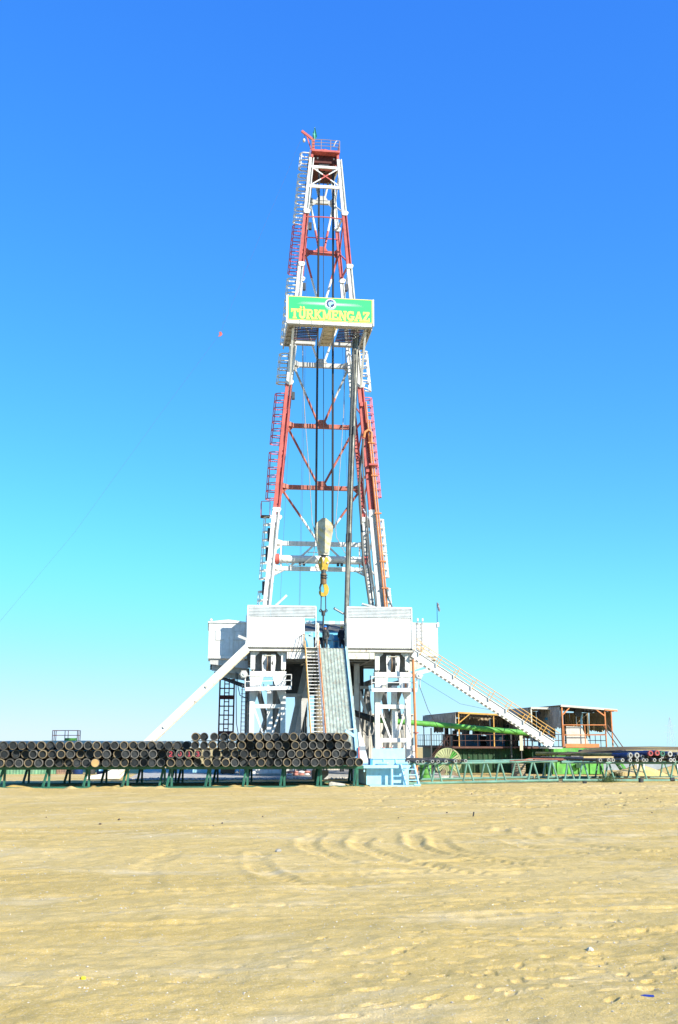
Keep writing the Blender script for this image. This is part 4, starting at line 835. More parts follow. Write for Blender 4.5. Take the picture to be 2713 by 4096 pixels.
# ------------------------------------------------------------------ V-door ramp, stairs, slides
def slope(p0, p1): return Vector(p0), Vector(p1)
ra = thing('pipe_ramp', (9.35,76.5,1.2), 'ribbed worn green steel ramp sloping down from the rig floor opening', 'ramp')
A, B = Vector((0,79.95,9.66)), Vector((0,73.6,1.15)); dv = (B-A); nv = Vector((0,-dv.z,dv.y)).normalized()
if nv.z < 0: nv = -nv
x0, x1 = 8.34, 10.28; n = 8; w = (x1-x0)/n
for k in range(n):
    c = x0+w*k
    MB().prism([A+Vector((c+.004,0,0)),A+Vector((c+w-.004,0,0)),B+Vector((c+w-.004,0,0)),B+Vector((c+.004,0,0))], -nv*.05).build('deck_plate', RAMP, ra)
    BEAM(A+Vector((c+w*.5,0,0))+nv*.018, B+Vector((c+w*.5,0,0))+nv*.018, w*.42, .036, nv).build('rib', RAMP, ra)
BEAM(A+Vector((x1+.05,0,0))+nv*.08, B+Vector((x1+.05,0,0))+nv*.08, .09, .34, nv).build('side_wall', LBLUE, ra)
BEAM(A+Vector((x1+.15,0,0))+nv*.05, B+Vector((x1+.15,0,0))+nv*.05, .10, .40, nv).build('side_wall', RAMP, ra)
BEAM(A+Vector((x0-.04,0,0))+nv*.03, B+Vector((x0-.04,0,0))+nv*.03, .05, .16, nv).build('side_wall', WHITE, ra)
for t in (.2,.5,.8): BEAM(A.lerp(B,t)+Vector((x0,0,0))-nv*.18, A.lerp(B,t)+Vector((x1,0,0))-nv*.18, .2, .25, nv).build('cross_member', GREYW, ra)
# white lower skirt of the ramp with a grey band, and blue hinged flap
sk = thing('ramp_skirt', (10.6,73,1.2), 'white steel skirt plate with a grey band beside the foot of the ramp', 'ramp')
MB().prism([(10.32,73.3,3.3),(10.5,73.3,3.3),(10.85,73.3,2.35),(10.42,73.3,2.35)], (0,.25,0)).build('upper_plate', WHITE, sk)
BOX(10.44,10.86,73.3,73.5,2.06,2.345).build('band', M('grey_band',(.22,.24,.25),.6), sk)
MB().prism([(10.44,73.3,2.055),(10.88,73.3,2.055),(11.05,73.3,1.3),(10.85,73.3,1.14),(10.5,73.3,1.14)], (0,.25,0)).build('lower_plate', WHITE, sk)
BOX(10.34,10.42,73.2,73.28,1.14,2.3).build('stop_bar', RED, sk)
BEAM((10.1,73.4,3.05),(9.45,73.3,3.42),.18,.2).build('flap_arm', LBLUE, sk); BEAM((10.15,73.4,3.5),(10.3,73.4,1.4),.22,.12,(0,1,0)).build('flap_post', LBLUE, sk)
BEAM((9.7,73.4,3.5),(10.2,73.4,3.55),.1,.08).build('flap_bar', CREAM, sk)
# front stairs
st = thing('front_stairs', (7.7,77,0.6), 'steep white steel stairs with orange handrails beside the ramp', 'stairs')
A, B = Vector((0,79.9,9.66)), Vector((0,73.4,0.75)); d = (B-A)
for x, m_ in ((7.22,WHITE),(8.16,WHITE)): BEAM(A+Vector((x,0,0)), B+Vector((x,0,0)), .09, .26, (0,-1,1)).build('stringer', m_, st)
n = 34
for k in range(1, n):
    c = A.lerp(B, k/n); BOX(7.26,7.68,c.y-.13,c.y+.13,c.z-.02,c.z+.025).build('tread', WHITE, st); BOX(7.71,8.12,c.y-.13,c.y+.13,c.z-.02,c.z+.025).build('tread', WHITE, st)
for x, m_ in ((7.16,AMBER),(8.24,ORANGE)):
    up = Vector((x,-.25,.55)); 
    TUBE([A+up, B+up], .035, 6).build('hand_rail', m_, st); TUBE([A+Vector((x,-.1,.28)), B+Vector((x,-.1,.28))], .03, 6).build('mid_rail', m_, st)
    for k in range(8): c = A.lerp(B, k/7.5); TUBE([c+Vector((x,0,0)), c+up], .03, 6).build('rail_post', m_, st)
BOX(7.18,8.2,79.6,79.9,9.66,9.72).build('top_step', CREAM, st)
BOX(7.1,8.26,73.2,73.6,.15,.75).build('base_block', GREYW, st)
# stair-head handrail casting shadow on the girder
hr = thing('stair_head_rail', (6.9,79.7,8.9), 'bent handrail at the left of the stair head', 'handrail')
TUBE([(7.08,79.8,9.72),(7.08,79.75,10.75)], .03, 6).build('post', AMBER, hr); TUBE([(7.08,79.75,10.75),(6.75,79.6,10.55),(6.62,79.6,9.9),(6.4,79.6,9.0)], .025, 6).build('rail', STEEL, hr)

# left escape slide
sl = thing('escape_slide', (-2,78.2,0), 'long white inclined chute from the left of the rig floor to the ground', 'slide')
A, B = Vector((2.72,78.3,9.38)), Vector((-6.3,78.3,0.55)); L_ = B-A
BEAM(A, B, .7, .12, (0,0,1)).build('chute_floor', WHITE, sl)
for y, h in ((77.93,.48),(78.67,.48)): BEAM(A+Vector((0,y-78.3,.1)), B+Vector((0,y-78.3,.1)), .06, h, (0,0,1)).build('chute_side', WHITE, sl)
BEAM(A+Vector((-.15,-.42,.34)), B+Vector((-.15,-.42,.34)), .1, .1, (0,0,1)).build('top_edge', WHITE, sl)
BEAM(A+Vector((.1,-.40,-.2)), B+Vector((.1,-.40,-.2)), .1, .08, (0,0,1)).build('lower_edge', M('yellowed_white',(.6,.52,.33),.6,rust=.3), sl)
for t in (.12,.27,.42,.58,.74,.9): c = A.lerp(B,t); BOX(c.x-.05,c.x+.05,77.87,78.7,c.z-.28,c.z-.07).build('strap', CREAM, sl)
for t in (.33,.66): MB().cyl(A.lerp(B,t)+Vector((0,-.5,.15)), A.lerp(B,t)+Vector((0,-.38,.15)), .1, 10).build('boss', CREAM, sl)
MB().prism([(-5.9,77.93,1.15),(-6.5,77.93,.9),(-7.3,77.93,.45),(-8.6,77.93,.22),(-8.6,77.93,.05),(-6.2,77.93,.08),(-5.6,77.93,.75)], (0,.74,0)).build('run_out', WHITE, sl)
BEAM((-5.3,77.9,1.5),(-5.9,77.9,.05),.12,.14).build('leg', AMBER, sl)
BEAM((2.6,77.95,9.5),(2.6,77.95,10.15),.1,.1).build('head_post', WHITE, sl); BEAM((2.65,77.95,10.1),(2.0,77.95,10.35),.14,.2).build('head_lamp', GREYW, sl)

# right stairs to the mud tanks
rs = thing('side_stairs', (21,80.6,2.4), 'long white stairway with amber handrails running down to the green tanks', 'stairs')
A, B = Vector((15.62,79.9,9.35)), Vector((26.55,79.9,2.45)); d = (B-A).normalized(); n_ = Vector((-d.z,0,d.x))
BEAM(A, B, .08, .58, (0,0,1)).build('stringer', WHITE, rs); BEAM(A+Vector((0,1.15,0)), B+Vector((0,1.15,0)), .08, .5, (0,0,1)).build('stringer', WHITE, rs)
BEAM(A+n_*.28+Vector((0,-.07,0)), B+n_*.24+Vector((0,-.07,0)), .08, .05, (0,0,1)).build('stringer_flange', WHITE, rs)
n = 34
for k in range(1, n): c = A.lerp(B, k/n); BOX(c.x-.14,c.x+.14,79.945,81.0,c.z-.03,c.z+.02).build('tread', WHITE, rs)
for y, m_ in ((79.8,AMBER),(81.1,AMBER)):
    for h in (.42,.85): TUBE([A+n_*h*1.15+Vector((0,y-79.9,0)), B+n_*h*1.15+Vector((0,y-79.9,0))], .03, 6).build('hand_rail', m_, rs)
    for k in range(8): c = A.lerp(B, (k+.3)/8)+Vector((0,y-79.9,0)); TUBE([c+n_*.1, c+n_*.98], .03, 6).build('rail_post', m_, rs); BOX(c.x-.05,c.x+.05,y-.05,y+.03,c.z+.05,c.z+.35).build('post_socket', GREYW, rs)
BOX(15.6,16.3,79.9,82.9,9.5,9.6).build('landing', GREYW, rs)
TUBE([(15.7,79.85,9.6),(15.7,79.85,10.6),(16.3,79.85,10.2)], .03, 6).build('hand_rail', AMBER, rs)
BOX(26.2,27.3,79.9,82.2,2.1,2.2).build('bottom_landing', GREYW, rs); BEAM((26.4,80.3,.0),(26.4,80.3,2.1),.15,.15).build('landing_post', DGREEN, rs); BEAM((26.4,81.8,.0),(26.4,81.8,2.1),.15,.15).build('landing_post', DGREEN, rs)

# vertical pipe at the right tower, cables, ladder
vp = thing('riser_pipe', (15.6,79.2,.2), 'orange vertical pipe standing in front of the right tower', 'pipe')
TUBE([(15.62,79.15,.3),(15.56,79.15,4),(15.45,79.15,8.8)], .095, 10).build('pipe', ORANGE, vp, True)
for z in (1.1, 3.3): MB().cyl((15.6,79.15,z-.05),(15.6,79.15,z+.05),.2,12).build('flange', DULLRED, vp, True)
TUBE([(15.62,79.15,.95),(16.0,79.1,1.0),(16.25,79.1,1.1)], .06, 8).build('branch_valve', DULLRED, vp); TUBE([(15.62,79.15,.3),(15.62,79.6,.2)], .1, 8).build('elbow', ORANGE, vp)
sl2 = thing('tower_ladder', (2.75,80.4,.2), 'narrow dark ladder up the outer side of the left tower', 'ladder')
for x in (2.45, 2.9): TUBE([(x-.1,80.4,.15),(x,80.4,6.9)], .035, 6).build('rail', STEEL, sl2)
for k in range(21): TUBE([(2.36,80.4,.5+.3*k),(2.86,80.4,.5+.3*k)], .022, 5).build('rung', STEEL, sl2)
la = thing('lattice_rack', (1.45,89.5,0), 'dark red openwork steel frame standing behind the left tower', 'frame')
for x in (.84, 1.24, 1.62, 2.04): BEAM((x-.03,89.5,0),(x,89.5,7.85),.13 if x in (.84,2.04) else .09,.13).build('upright', DARKRED, la)
for k in range(11):
    z = .35+.74*k; BEAM((.82,89.45,z),(2.06,89.45,z),.06,.10 if k % 4 else .34).build('cross_bar', DARKRED, la)
for k in range(10): BEAM((1.24,89.46,.72+.74*k),(1.62,89.46,.72+.74*k),.06,.08).build('cross_bar', DARKRED, la)
for pts, r, lab in (([(2.1,82.6,7.9),(2.15,82.3,6.9),(2.3,81,6.1),(2.7,80.2,5.9)], .03, 'black cable drooping under the left cabin to the tower'),
                    ([(2.0,82.6,8.0),(2.05,82.4,6.0),(2.1,82,4.0),(2.3,81.2,2.9),(2.9,80.3,2.8),(3.3,80.2,2.9)], .03, 'black cable hanging in a long curve beside the left tower'),
                    ([(11.3,79.3,7.0),(11.3,79.3,5.5),(11.28,79.3,4.4),(11.45,79.2,3.6),(11.75,79.2,3.3),(12.05,79.3,3.6),(12.15,79.3,4.6),(12.1,79.3,6.0),(12.2,79.6,7.6)], .035, 'black hose hanging in a loop beside the ramp'),
                    ([(11.3,79.4,4.2),(11.5,79.3,3.3),(11.9,79.3,3.0),(12.3,79.3,3.2),(12.5,79.4,3.9),(12.9,79.8,4.1)], .035, 'pale hose hanging in a shallow loop beside the right tower'),
                    ([(15.9,79.2,6.9),(16.5,78.8,5.0),(17.6,78.5,3.0),(18.4,78.6,1.9)], .02, 'dark wire stretched from the right tower to the cable reel'),
                    ([(4.0,79.4,6.9),(4.1,79.3,6.4),(4.4,79.3,6.3),(4.7,79.35,6.6)], .025, 'short cable loop under the left work platform'),
                    ([(16.0,82,7.8),(20,83,5.6),(24,84,4.9)], .012, 'thin wire sagging from the right tower toward the sheds')):
    tag(TUBE(pts, r, 6).build('cable', BLACK if 'pale' not in lab else PALEROPE, None, True), lab, 'cable')
fp = thing('flow_line', (17.5,82.6,3.0), 'thick bright green pipe running from the tower to the tank sheds', 'pipe')
TUBE([(11.2,82.6,4.9),(12.4,82.6,4.5),(12.9,82.6,4.3)], [.24,.26,.26], 14).build('rubber_sleeve', BLACK, fp, True)
TUBE([(12.85,82.6,4.32),(18,82.6,3.95),(26.5,82.6,3.2)], .21, 16).build('pipe', GREEN, fp, True)
for x, z in ((14.8,4.18),(21,3.69),(24.5,3.38)): MB().cyl((x-.05,82.6,z),(x+.05,82.6,z-.01),.25,16).build('pipe_collar', GREEN, fp, True)
for x, z in ((17.5,3.9),(24.0,3.4)): BEAM((x,82.6,0),(x,82.6,z-.2),.1,.1).build('pipe_support', STEEL, fp)

# ------------------------------------------------------------------ casing pile and its racks
def rack(name, x0, x1, y, posts, label, h=1.24, group=None):
    rk = thing(name, ((x0+x1)/2, y, 0), label, 'pipe rack', group)
    BEAM((x0,y,h-.09),(x1,y,h-.09),.2,.18).build('top_beam', RACK, rk); BOX(x0,x1,y-.55,y+.25,-.06,.07).build('base_beam', RACK, rk)
    for x in posts:
        BEAM((x-.12,y-.45,.07),(x+.06,y-.04,h-.17),.11,.12).build('raking_post', RACK, rk); BEAM((x+.16,y,.07),(x+.16,y,h-.18),.13,.13).build('post', RACK, rk)
    return rk
PA = [-14.4,-12.2,-9.6,-7.25,-4.95,-2.75]; PB = [-2.3,0.0,2.25,4.5,6.75,9.0]
rack('casing_rack', -16.5, -2.6, 65.9, PA, 'teal green trestle under the left end of the casing stack, front row')
rack('casing_rack', -2.5, 9.55, 65.35, PB, 'teal green trestle under the taller end of the casing stack, front row')
rack('casing_rack', -16.5, -2.6, 71.6, [p+.5 for p in PA], 'teal green trestle under the left end of the casing stack, rear row')
rack('casing_rack', -2.5, 9.55, 71.6, [p+.5 for p in PB], 'teal green trestle under the taller end of the casing stack, rear row')
PITCH_Z = 0.505; Z0 = 1.245+.235; LEN = 8.5
def casing_meshes():
    body = MB().ringpipe((0,.12,0),(0,LEN,0),.235,.20,20).mesh('pipe_body', CASING, True)
    cps = [MB().ringpipe((0,0,0),(0,.27,0),.252,.205,24).mesh('coupling', m_, True) for m_ in (RIM1,RIM2,RIM3)]
    plugs = []
    for m_, dep in ((PLUG,.06),(PLUG,.10),(PLUG2,.07)):
        mb = MB().cyl((0,dep,0),(0,dep+.05,0),.206,24); mb.cyl((0,dep-.012,0),(0,dep,0),.012,6); mb.ringpipe((0,dep-.012,0),(0,dep,0),.19,.172,24); plugs.append(mb.mesh('end_plug', m_, True))
    return body, cps, plugs
CB, CC, CPL = casing_meshes()
OC = MB().cyl((0,-.03,0),(0,.06,0),.225,24).mesh('end_cap', OCHRE, True)
pr = random.Random(12); casings = []
RN = ('bottom row','second row up','third row up','short top row'); CN = ('ochre','grey','dark')
def casing(x, z, y, rz, row, deep, lab=None, grp='', cap=None, digit=None):
    ci = pr.random(); ci = 0 if ci < .3 else 1 if ci < .66 else 2
    if lab is None: lab = '%s%s rimmed black casing pipe in the %s of the stack' % ('set back ' if deep else '', CN[ci], RN[row])
    if grp == '': grp = 'casing pipes stacked on the rack'
    c = thing('casing_pipe', (x,y,z), lab, 'casing pipe', grp, rz)
    inst(CB, 'pipe_body', c); inst(CC[ci], 'coupling', c)
    pl = inst(CPL[pr.choice((0,0,1,2))], 'end_plug', c) if cap is None else inst(OC, 'end_cap', c)
    if digit:
        pts = {'2':[[(-.09,.07),(-.05,.12),(.03,.13),(.08,.07),(.04,0),(-.06,-.07),(-.1,-.13),(.1,-.12)]],'0':[[(.08*math.cos(R(a)),.12*math.sin(R(a))) for a in range(80,-200,-30)]],'1':[[(-.03,.12),(.02,.12),(.02,-.11)],[(-.06,-.12),(.09,-.12)]],'3':[[(-.09,.09),(-.02,.13),(.07,.09),(.03,.02),(-.03,.01),(.08,-.03),(.06,-.11),(-.02,-.13),(-.1,-.08)]]}[digit]
        mb = MB()
        for pl_ in pts:
            for a, b in zip(pl_[:-1], pl_[1:]): mb.beam((a[0],.045,a[1]),(b[0],.045,b[1]),.034,.012,(0,1,0))
        inst(mb.mesh('painted_digit', RPAINT), 'painted_digit', c)
    return c
ROWS = [(9.15,-13.2),(8.78,-13.0),(8.48,-13.3),(8.33,-0.8)]
DIG = {-2.05:'2', -1.5:'0', -0.97:'1', -0.42:'3'}
for r, (xe, xs) in enumerate(ROWS):
    x = xe; z = Z0 + PITCH_Z*r; dl = dict(DIG) if r == 1 else {}
    while x > xs:
        deep = pr.random() < .27; y = 64.25 + (pr.uniform(.35,.75) if deep else .28*pr.random()**2) + (.35 if x < -2.6 else 0)
        kw = {}
        hit = [k for k in dl if abs(k-x) < .29]
        if hit:
            dgt = dl.pop(hit[0]); y = 64.22; kw = dict(lab='casing pipe in the stack with a red figure %s sprayed on its black plug' % dict(zip('2013',('two','nought','one','three')))[dgt], grp=None, digit=dgt)
        if r == 0 and abs(x+6.8) < .28: kw = dict(lab='casing pipe in the stack closed with a plain ochre cap', grp=None, cap=True); y = 64.3
        casing(x, z, y, R(pr.gauss(0,.25)), r, deep, **kw); x -= pr.choice((.515,.52,.535,.55,.60)) if not hit else .535
# timber battens between the layers
for r in range(1, 4):
    for y in (65.6, 68.4, 71.6):
        x0_, x1_ = (-13.4, ROWS[r][0]+.3) if r < 3 else (-1.1, 8.6)
        z = Z0 + PITCH_Z*(r-1) + .235; n = 4 if r < 3 else 2; w = (x1_-x0_)/n
        for k in range(n):
            o = BOX(x0_+k*w+.02,x0_+(k+1)*w-.02,y-.05,y+.05,z-.002,z+.037).build('batten', WOOD); tag(o, 'thin timber batten between layers of the casing stack', 'batten', 'battens in the casing stack')

# ------------------------------------------------------------------ light blue catwalk end box
cw = thing('catwalk', (11.2,69,0), 'light blue steel catwalk box with a back board at the foot of the ramp', 'catwalk')
BOX(9.9,12.6,66.5,74.6,.05,1.15).build('body', LBLUE, cw)
dk = BOX(9.55,12.62,65.9,74.6,1.16,1.26).build('deck', LBLUE, cw)
BOX(9.58,12.55,65.86,65.9,1.08,1.27).build('deck_edge', LBLUE, dk)
BOX(10.28,12.34,66.32,66.40,1.265,2.27).build('back_board', LBLUE, cw); BOX(10.26,12.38,66.26,66.318,1.62,1.66).build('board_rail', LBLUE, cw)
for x in (10.95, 11.72): BOX(x,x+.04,66.26,66.318,1.265,1.615).build('board_stiffener', LBLUE, cw)
BOX(10.12,10.27,66.3,67.2,1.265,1.65).build('side_cheek', BLUE, cw)
TUBE([(11.42,66.0,.05),(11.42,66.0,1.16)], .095, 12).build('prop', LBLUE, cw, True)
BOX(9.66,9.74,66.0,66.1,.85,1.16).build('bracket', LBLUE, cw)
BOX(9.95,13.1,65.25,66.1,-.02,.06).build('base_plate', LBLUE, cw); BOX(12.7,13.12,65.2,65.35,.06,.14).build('base_channel', LBLUE, cw)
lad = thing('step_ladder', (12.4,65.6,.06), 'short light blue steel ladder leaning on the catwalk box', 'ladder')
for xa, xb in ((11.95,12.28),(12.82,13.08)): BEAM((xa,65.82,1.3),(xb-.05,65.5,.06),.1,.12).build('side_rail', LBLUE, lad)
for k in range(3): z = .35+.33*k; t = (1.3-z)/1.24; BOX(11.95+.28*t+.06,12.82+.21*t,65.82-.32*t-.12,65.82-.32*t+.1,z-.02,z+.03).build('step', LBLUE, lad)
for i, (x, lab) in enumerate(((10.75,'short light blue pipe piece on the catwalk deck below the board middle'),(11.95,'short light blue pipe piece on the catwalk deck near the ladder'))):
    p = thing('pipe_piece', (x,66.1,1.35), lab, 'pipe'); TUBE([(x-.15,66.16,1.36),(x+.4,66.0,1.36)], .085, 12).build('tube', LBLUE, p, True); MB().ringpipe((x+.38,66.005,1.36),(x+.5,65.97,1.36),.09 if i else .06,.05,12).build('end', LBLUE if i else CREAM, p, True)
for x, lab in ((11.0,'pinkish sack lying behind the catwalk board near its middle'),(11.5,'pinkish sack lying behind the catwalk board toward its right')):
    tag(MB().sphere((x,66.6,2.29),.12,10,6,.5).build('sack', M('pink_sack',(.5,.22,.18),.9), None, True), lab, 'sack')
for x in (11.0, 11.5): pass
BOX(10.85,11.7,66.42,66.9,1.265,2.24).build('shelf_box', LBLUE, cw)

# ------------------------------------------------------------------ sea-green racks at the right
def a_rack(x0, x1, y, z0, z1, h, vs, label):
    rk = thing('drill_pipe_rack', ((x0+x1)/2,y,z0), label, 'pipe rack'); zb = lambda x: z0+(z1-z0)*(x-x0)/(x1-x0)
    TUBE([(x0,y,zb(x0)+h),(x1,y,zb(x1)+h)], .085, 10).build('top_rail', RACK2, rk, True); TUBE([(x0,y-.05,zb(x0)+.04),(x1,y-.05,zb(x1)+.04)], .09, 10).build('base_rail', RACK2, rk, True)
    for i, x in enumerate(vs):
        for s in (-1, 1):
            TUBE([(x+s*.05,y,zb(x)+h-.04),(x+s*.34+pr.uniform(-.04,.04),y-.04,zb(x)+.06)], .065, 8).build('leg', RACK2, rk, True)
    return rk
a_rack(12.3, 22.6, 67.3, .03, .20, 1.24, [13.0,14.55,16.6,18.75,20.95,22.2], 'sea green pipe trestle nearest the catwalk box, front row')
a_rack(12.3, 22.6, 72.6, .05, .2, 1.2, [12.9,15.0,17.0,19.2,21.4], 'sea green pipe trestle behind the catwalk box, back row')
a_rack(22.75, 34.5, 66.9, .22, .12, 1.16, [23.2,24.2,25.9,28.1,30.4,32.6], 'sea green pipe trestle under the heap of blue and brown drill pipe, front row')
a_rack(22.75, 34.5, 72.6, .2, .12, 1.16, [23.6,25.2,27.4,29.8,32.2], 'sea green pipe trestle under the heap of blue and brown drill pipe, back row')
DPM = {}
BR = [M('rusty_brown_pipe', (0.15,0.115,0.085), .55, .2, var=.5, rust=.3), M('dark_brown_pipe', (0.06,0.045,0.038), .5, .2, var=.5, rust=.2), M('dusty_tan_pipe', (0.24,0.19,0.14), .6, .1, var=.5, rust=.3)]
def dp_mesh(r, ln, body, joint, rim):
    k = (r, ln, body.name, joint.name, rim.name)
    if k not in DPM:
        DPM[k] = (TUBE([(0,.3,0),(0,ln,0)], r*.74, 10).mesh('tube', body, True),
                  MB().tube([(0,.02,0),(0,.45,0),(0,.6,0)] if r < .15 else [(0,.02,0),(0,.7,0),(0,.72,0),(0,1.5,0),(0,1.55,0)], [r,r,r*.74] if r < .15 else [r,r,r*.86,r*.86,r*.74], 14, False).mesh('tool_joint', joint, True),
                  MB().ringpipe((0,-.02,0),(0,.14,0),r*1.03,r*.55,16).mesh('end_rim', rim, True),
                  MB().cyl((0,.03,0),(0,.06,0),r*.6,14).mesh('bore_disc', BLACK, True))  # black disc paints the dark hollow of the open pipe end
    return DPM[k]
def dpipe(x, y, z, ln, rz, r, body, joint, rim, label, group=None):
    if body.name == 'rusty_brown_pipe': body = pr.choice(BR)
    p = thing('drill_pipe', (x,y,z), label, 'drill pipe', group, rz)
    for me, nm in zip(dp_mesh(r, ln, body, joint, rim), ('tube','tool_joint','end_rim','bore_disc')): inst(me, nm, p)
BROWN = M('rusty_brown_pipe', (0.15,0.115,0.085), .55, .2, var=.5, rust=.3)
RIMG = M('scuffed_pin_end', (0.36,0.36,0.34), .45, .4, var=.4); RIMR = M('red_protector',(0.34,0.06,0.06),.6); OLIVE = M('olive_pipe',(0.22,0.20,0.06),.55,var=.35,rust=.2)
G1 = 'drill pipes on the rack by the catwalk'
for x in (12.56,13.12,13.49,14.14,14.49,14.98,15.6,15.84,16.28):
    dpipe(x, 66.35+pr.uniform(-.15,.15), .07+(x-12)*.015+1.24+.12, 8.5, R(pr.gauss(2,.6)), .105, BROWN, STEEL, RIMG if x != 15.84 else RIM1, 'brown drill pipe with open end on the trestle beside the catwalk', G1)
G2 = 'drill pipes in the bottom layer of the right rack'; zr = 1.16+.18+.105+.08
for x in (24.98,25.59,25.88,26.52,27.0,27.54,27.9,28.16,28.62,29.14,29.75,30.0,30.6,31.1,31.6,32.2,32.7,33.3):
    dpipe(x, 66.0+pr.uniform(-.15,.2), zr, 9.5, R(9+pr.gauss(0,.5)), .115, BROWN, STEEL, RIMG, 'brown drill pipe in the bottom layer of the heaped right rack', G2)
G3 = 'drill pipes in the second layer of the right rack'
for x in (27.65,27.95,28.45,29.3,29.55,30.25,30.55,31.2,31.8,32.4,33.0):
    dpipe(x, 66.2+pr.uniform(-.1,.25), zr+.215, 9.4, R(9+pr.gauss(0,.5)), .11, BROWN, STEEL, RIM1 if x in (28.45,29.55) else RIMG, 'brown drill pipe in the second layer of the heaped right rack', G3)
for x, y, z, b, rim, lab in ((27.05,65.95,zr+.30,OLIVE,RIMG,'long olive and blue drill collar lying lowest on the left of the heap'),(27.5,66.0,zr+.30,NAVY,RIMG,'blue drill collar with bare metal end beside the olive one'),
                             (28.35,65.8,zr+.43,NAVY,RIMR,'blue drill collar with red end, first of two on the heap'),(28.82,65.85,zr+.45,NAVY,RIMR,'blue drill collar with red end, second of two on the heap'),
                             (29.22,65.95,zr+.41,NAVY,RACK,'blue drill collar with green end on the heap'),(29.75,66.0,zr+.38,NAVY,RIMG,'blue drill collar with grey end right of the green ended one')):
    dpipe(x, y, z, 9.0, R(24 if b is OLIVE else 10), .17, OLIVE if b is OLIVE else BROWN, NAVY, rim, lab)
for k, (x, z) in enumerate(((30.4,zr+.37),(30.75,zr+.36),(31.3,zr+.36),(31.9,zr+.36),(32.5,zr+.36))):
    dpipe(x, 66.1, z, 9.3, R(9), .11, BROWN, STEEL, RIMG, 'brown drill pipe in the top layer at the right end of the heap', 'drill pipes in the top layer of the right rack')
for k in range(6):
    z = zr+.62+.03*k; y = 70.0+.35*k
    o = TUBE([(23.6+k*.4,y,zr+.3),(26.2,y,zr+.5+.04*k),(28.5,y,z),(31,y,z+.02*((k*5) % 3)),(35,y,z-.03)], .024, 6).build('loose_cable', M('brown_cable',(.10,.075,.05),.7)); tag(o, 'loose brown cable strung over the back of the drill pipe heap', 'cable', 'cables over the drill pipe heap')
tag(BOX(24.0,26.0,66.2,66.35,zr+.13,zr+.24).build('plank', M('pale_timber',(.5,.38,.18),.8)), 'pale timber plank lying on the drill pipe heap', 'plank')
o = thing('pipe_hook', (20.5,66.8,1.45), 'thin bent rusty rods lying over the end of the trestle', 'rods')
TUBE([(19.6,67.0,1.52),(20.2,66.9,1.54),(20.6,66.9,1.62),(23.0,67.2,1.58)], .025, 6).build('rod', DULLRED, o); TUBE([(19.4,67.2,1.50),(23.2,67.4,1.52)], .025, 6).build('rod', DULLRED, o)
# loose bits on the sand by the racks
def bit(name, mb, mat, lab, cat, **k): return tag(mb.build(name, mat, None, **k), lab, cat)
gz = ground_z
z = gz(27.5,65.6); bit('thread_protector', MB().ringpipe((27.5,65.6,z-.03),(27.52,65.6,z+.26),.16,.12,14), STEEL, 'dark thread protector standing on the sand below the drill pipe heap', 'protector')
z = gz(30.0,66.3); bit('thread_protector', MB().ringpipe((29.8,66.3,z+.1),(30.05,66.25,z+.12),.13,.09,14), STEEL, 'dark thread protector lying on its side by the trestle base', 'protector')
z = gz(23.9,66.0); bit('rag', MB().box(23.8,24.02,65.9,66.1,z-.02,z+.14), BLACK, 'small black lump on the sand by the trestle end', 'rubble')
z = gz(7.9,65.6); bit('concrete_block', MB().prism([(7.4,65.3,z-.05),(8.45,65.25,z-.05),(8.4,65.3,z+.15),(7.55,65.35,z+.28),(7.42,65.32,z+.22)], (0,.5,0)), CONC, 'broken concrete block lying in front of the casing rack', 'concrete block')
dr = thing('green_drum', (15.4,74.9,0), 'green steel drum standing behind the pipe trestle', 'drum')
MB().cyl((15.4,74.9,.02),(15.4,74.9,1.2),.42,24).build('shell', GREEN, dr, True)
for zz in (.05,.42,.8,1.18): MB().ringpipe((15.4,74.9,zz-.02),(15.4,74.9,zz+.02),.435,.41,24).build('hoop', DGREEN, dr, True)
bl = thing('rope_bale', (22.6,76.0,0), 'tan coil of hemp rope standing on the ground behind the trestles', 'rope coil')
for k in range(7): MB().tube([(22.6+.42*math.cos(R(a)),76+.42*math.sin(R(a)),.1+.15*k) for a in range(0,361,24)], .085, 6, False).build('turn', M('hemp',(.3,.24,.15),.9), bl)
for k in range(2):
    bb = MB(); rr_ = random.Random(k)
    cx, cy = ((25.7,66.7),(28.9,73.5))[k]
    for i in range(170):
        a = rr_.random()*6.28; l = rr_.uniform(.2,.55); x = cx+rr_.gauss(0,.28); y = cy+rr_.gauss(0,.15); zz = gz(x,y)-.03
        bb.tube([(x,y,zz),(x+.25*l*math.cos(a),y+.25*l*math.sin(a),zz+l*.6),(x+.5*l*math.cos(a),y+.5*l*math.sin(a),zz+l*.85)], [.010,.009,.003], 3, False)
    tag(bb.build('desert_shrub', SCRUB), ('small wiry green shrub at the foot of the front trestle','small wiry green shrub behind the heaped trestle')[k], 'shrub')

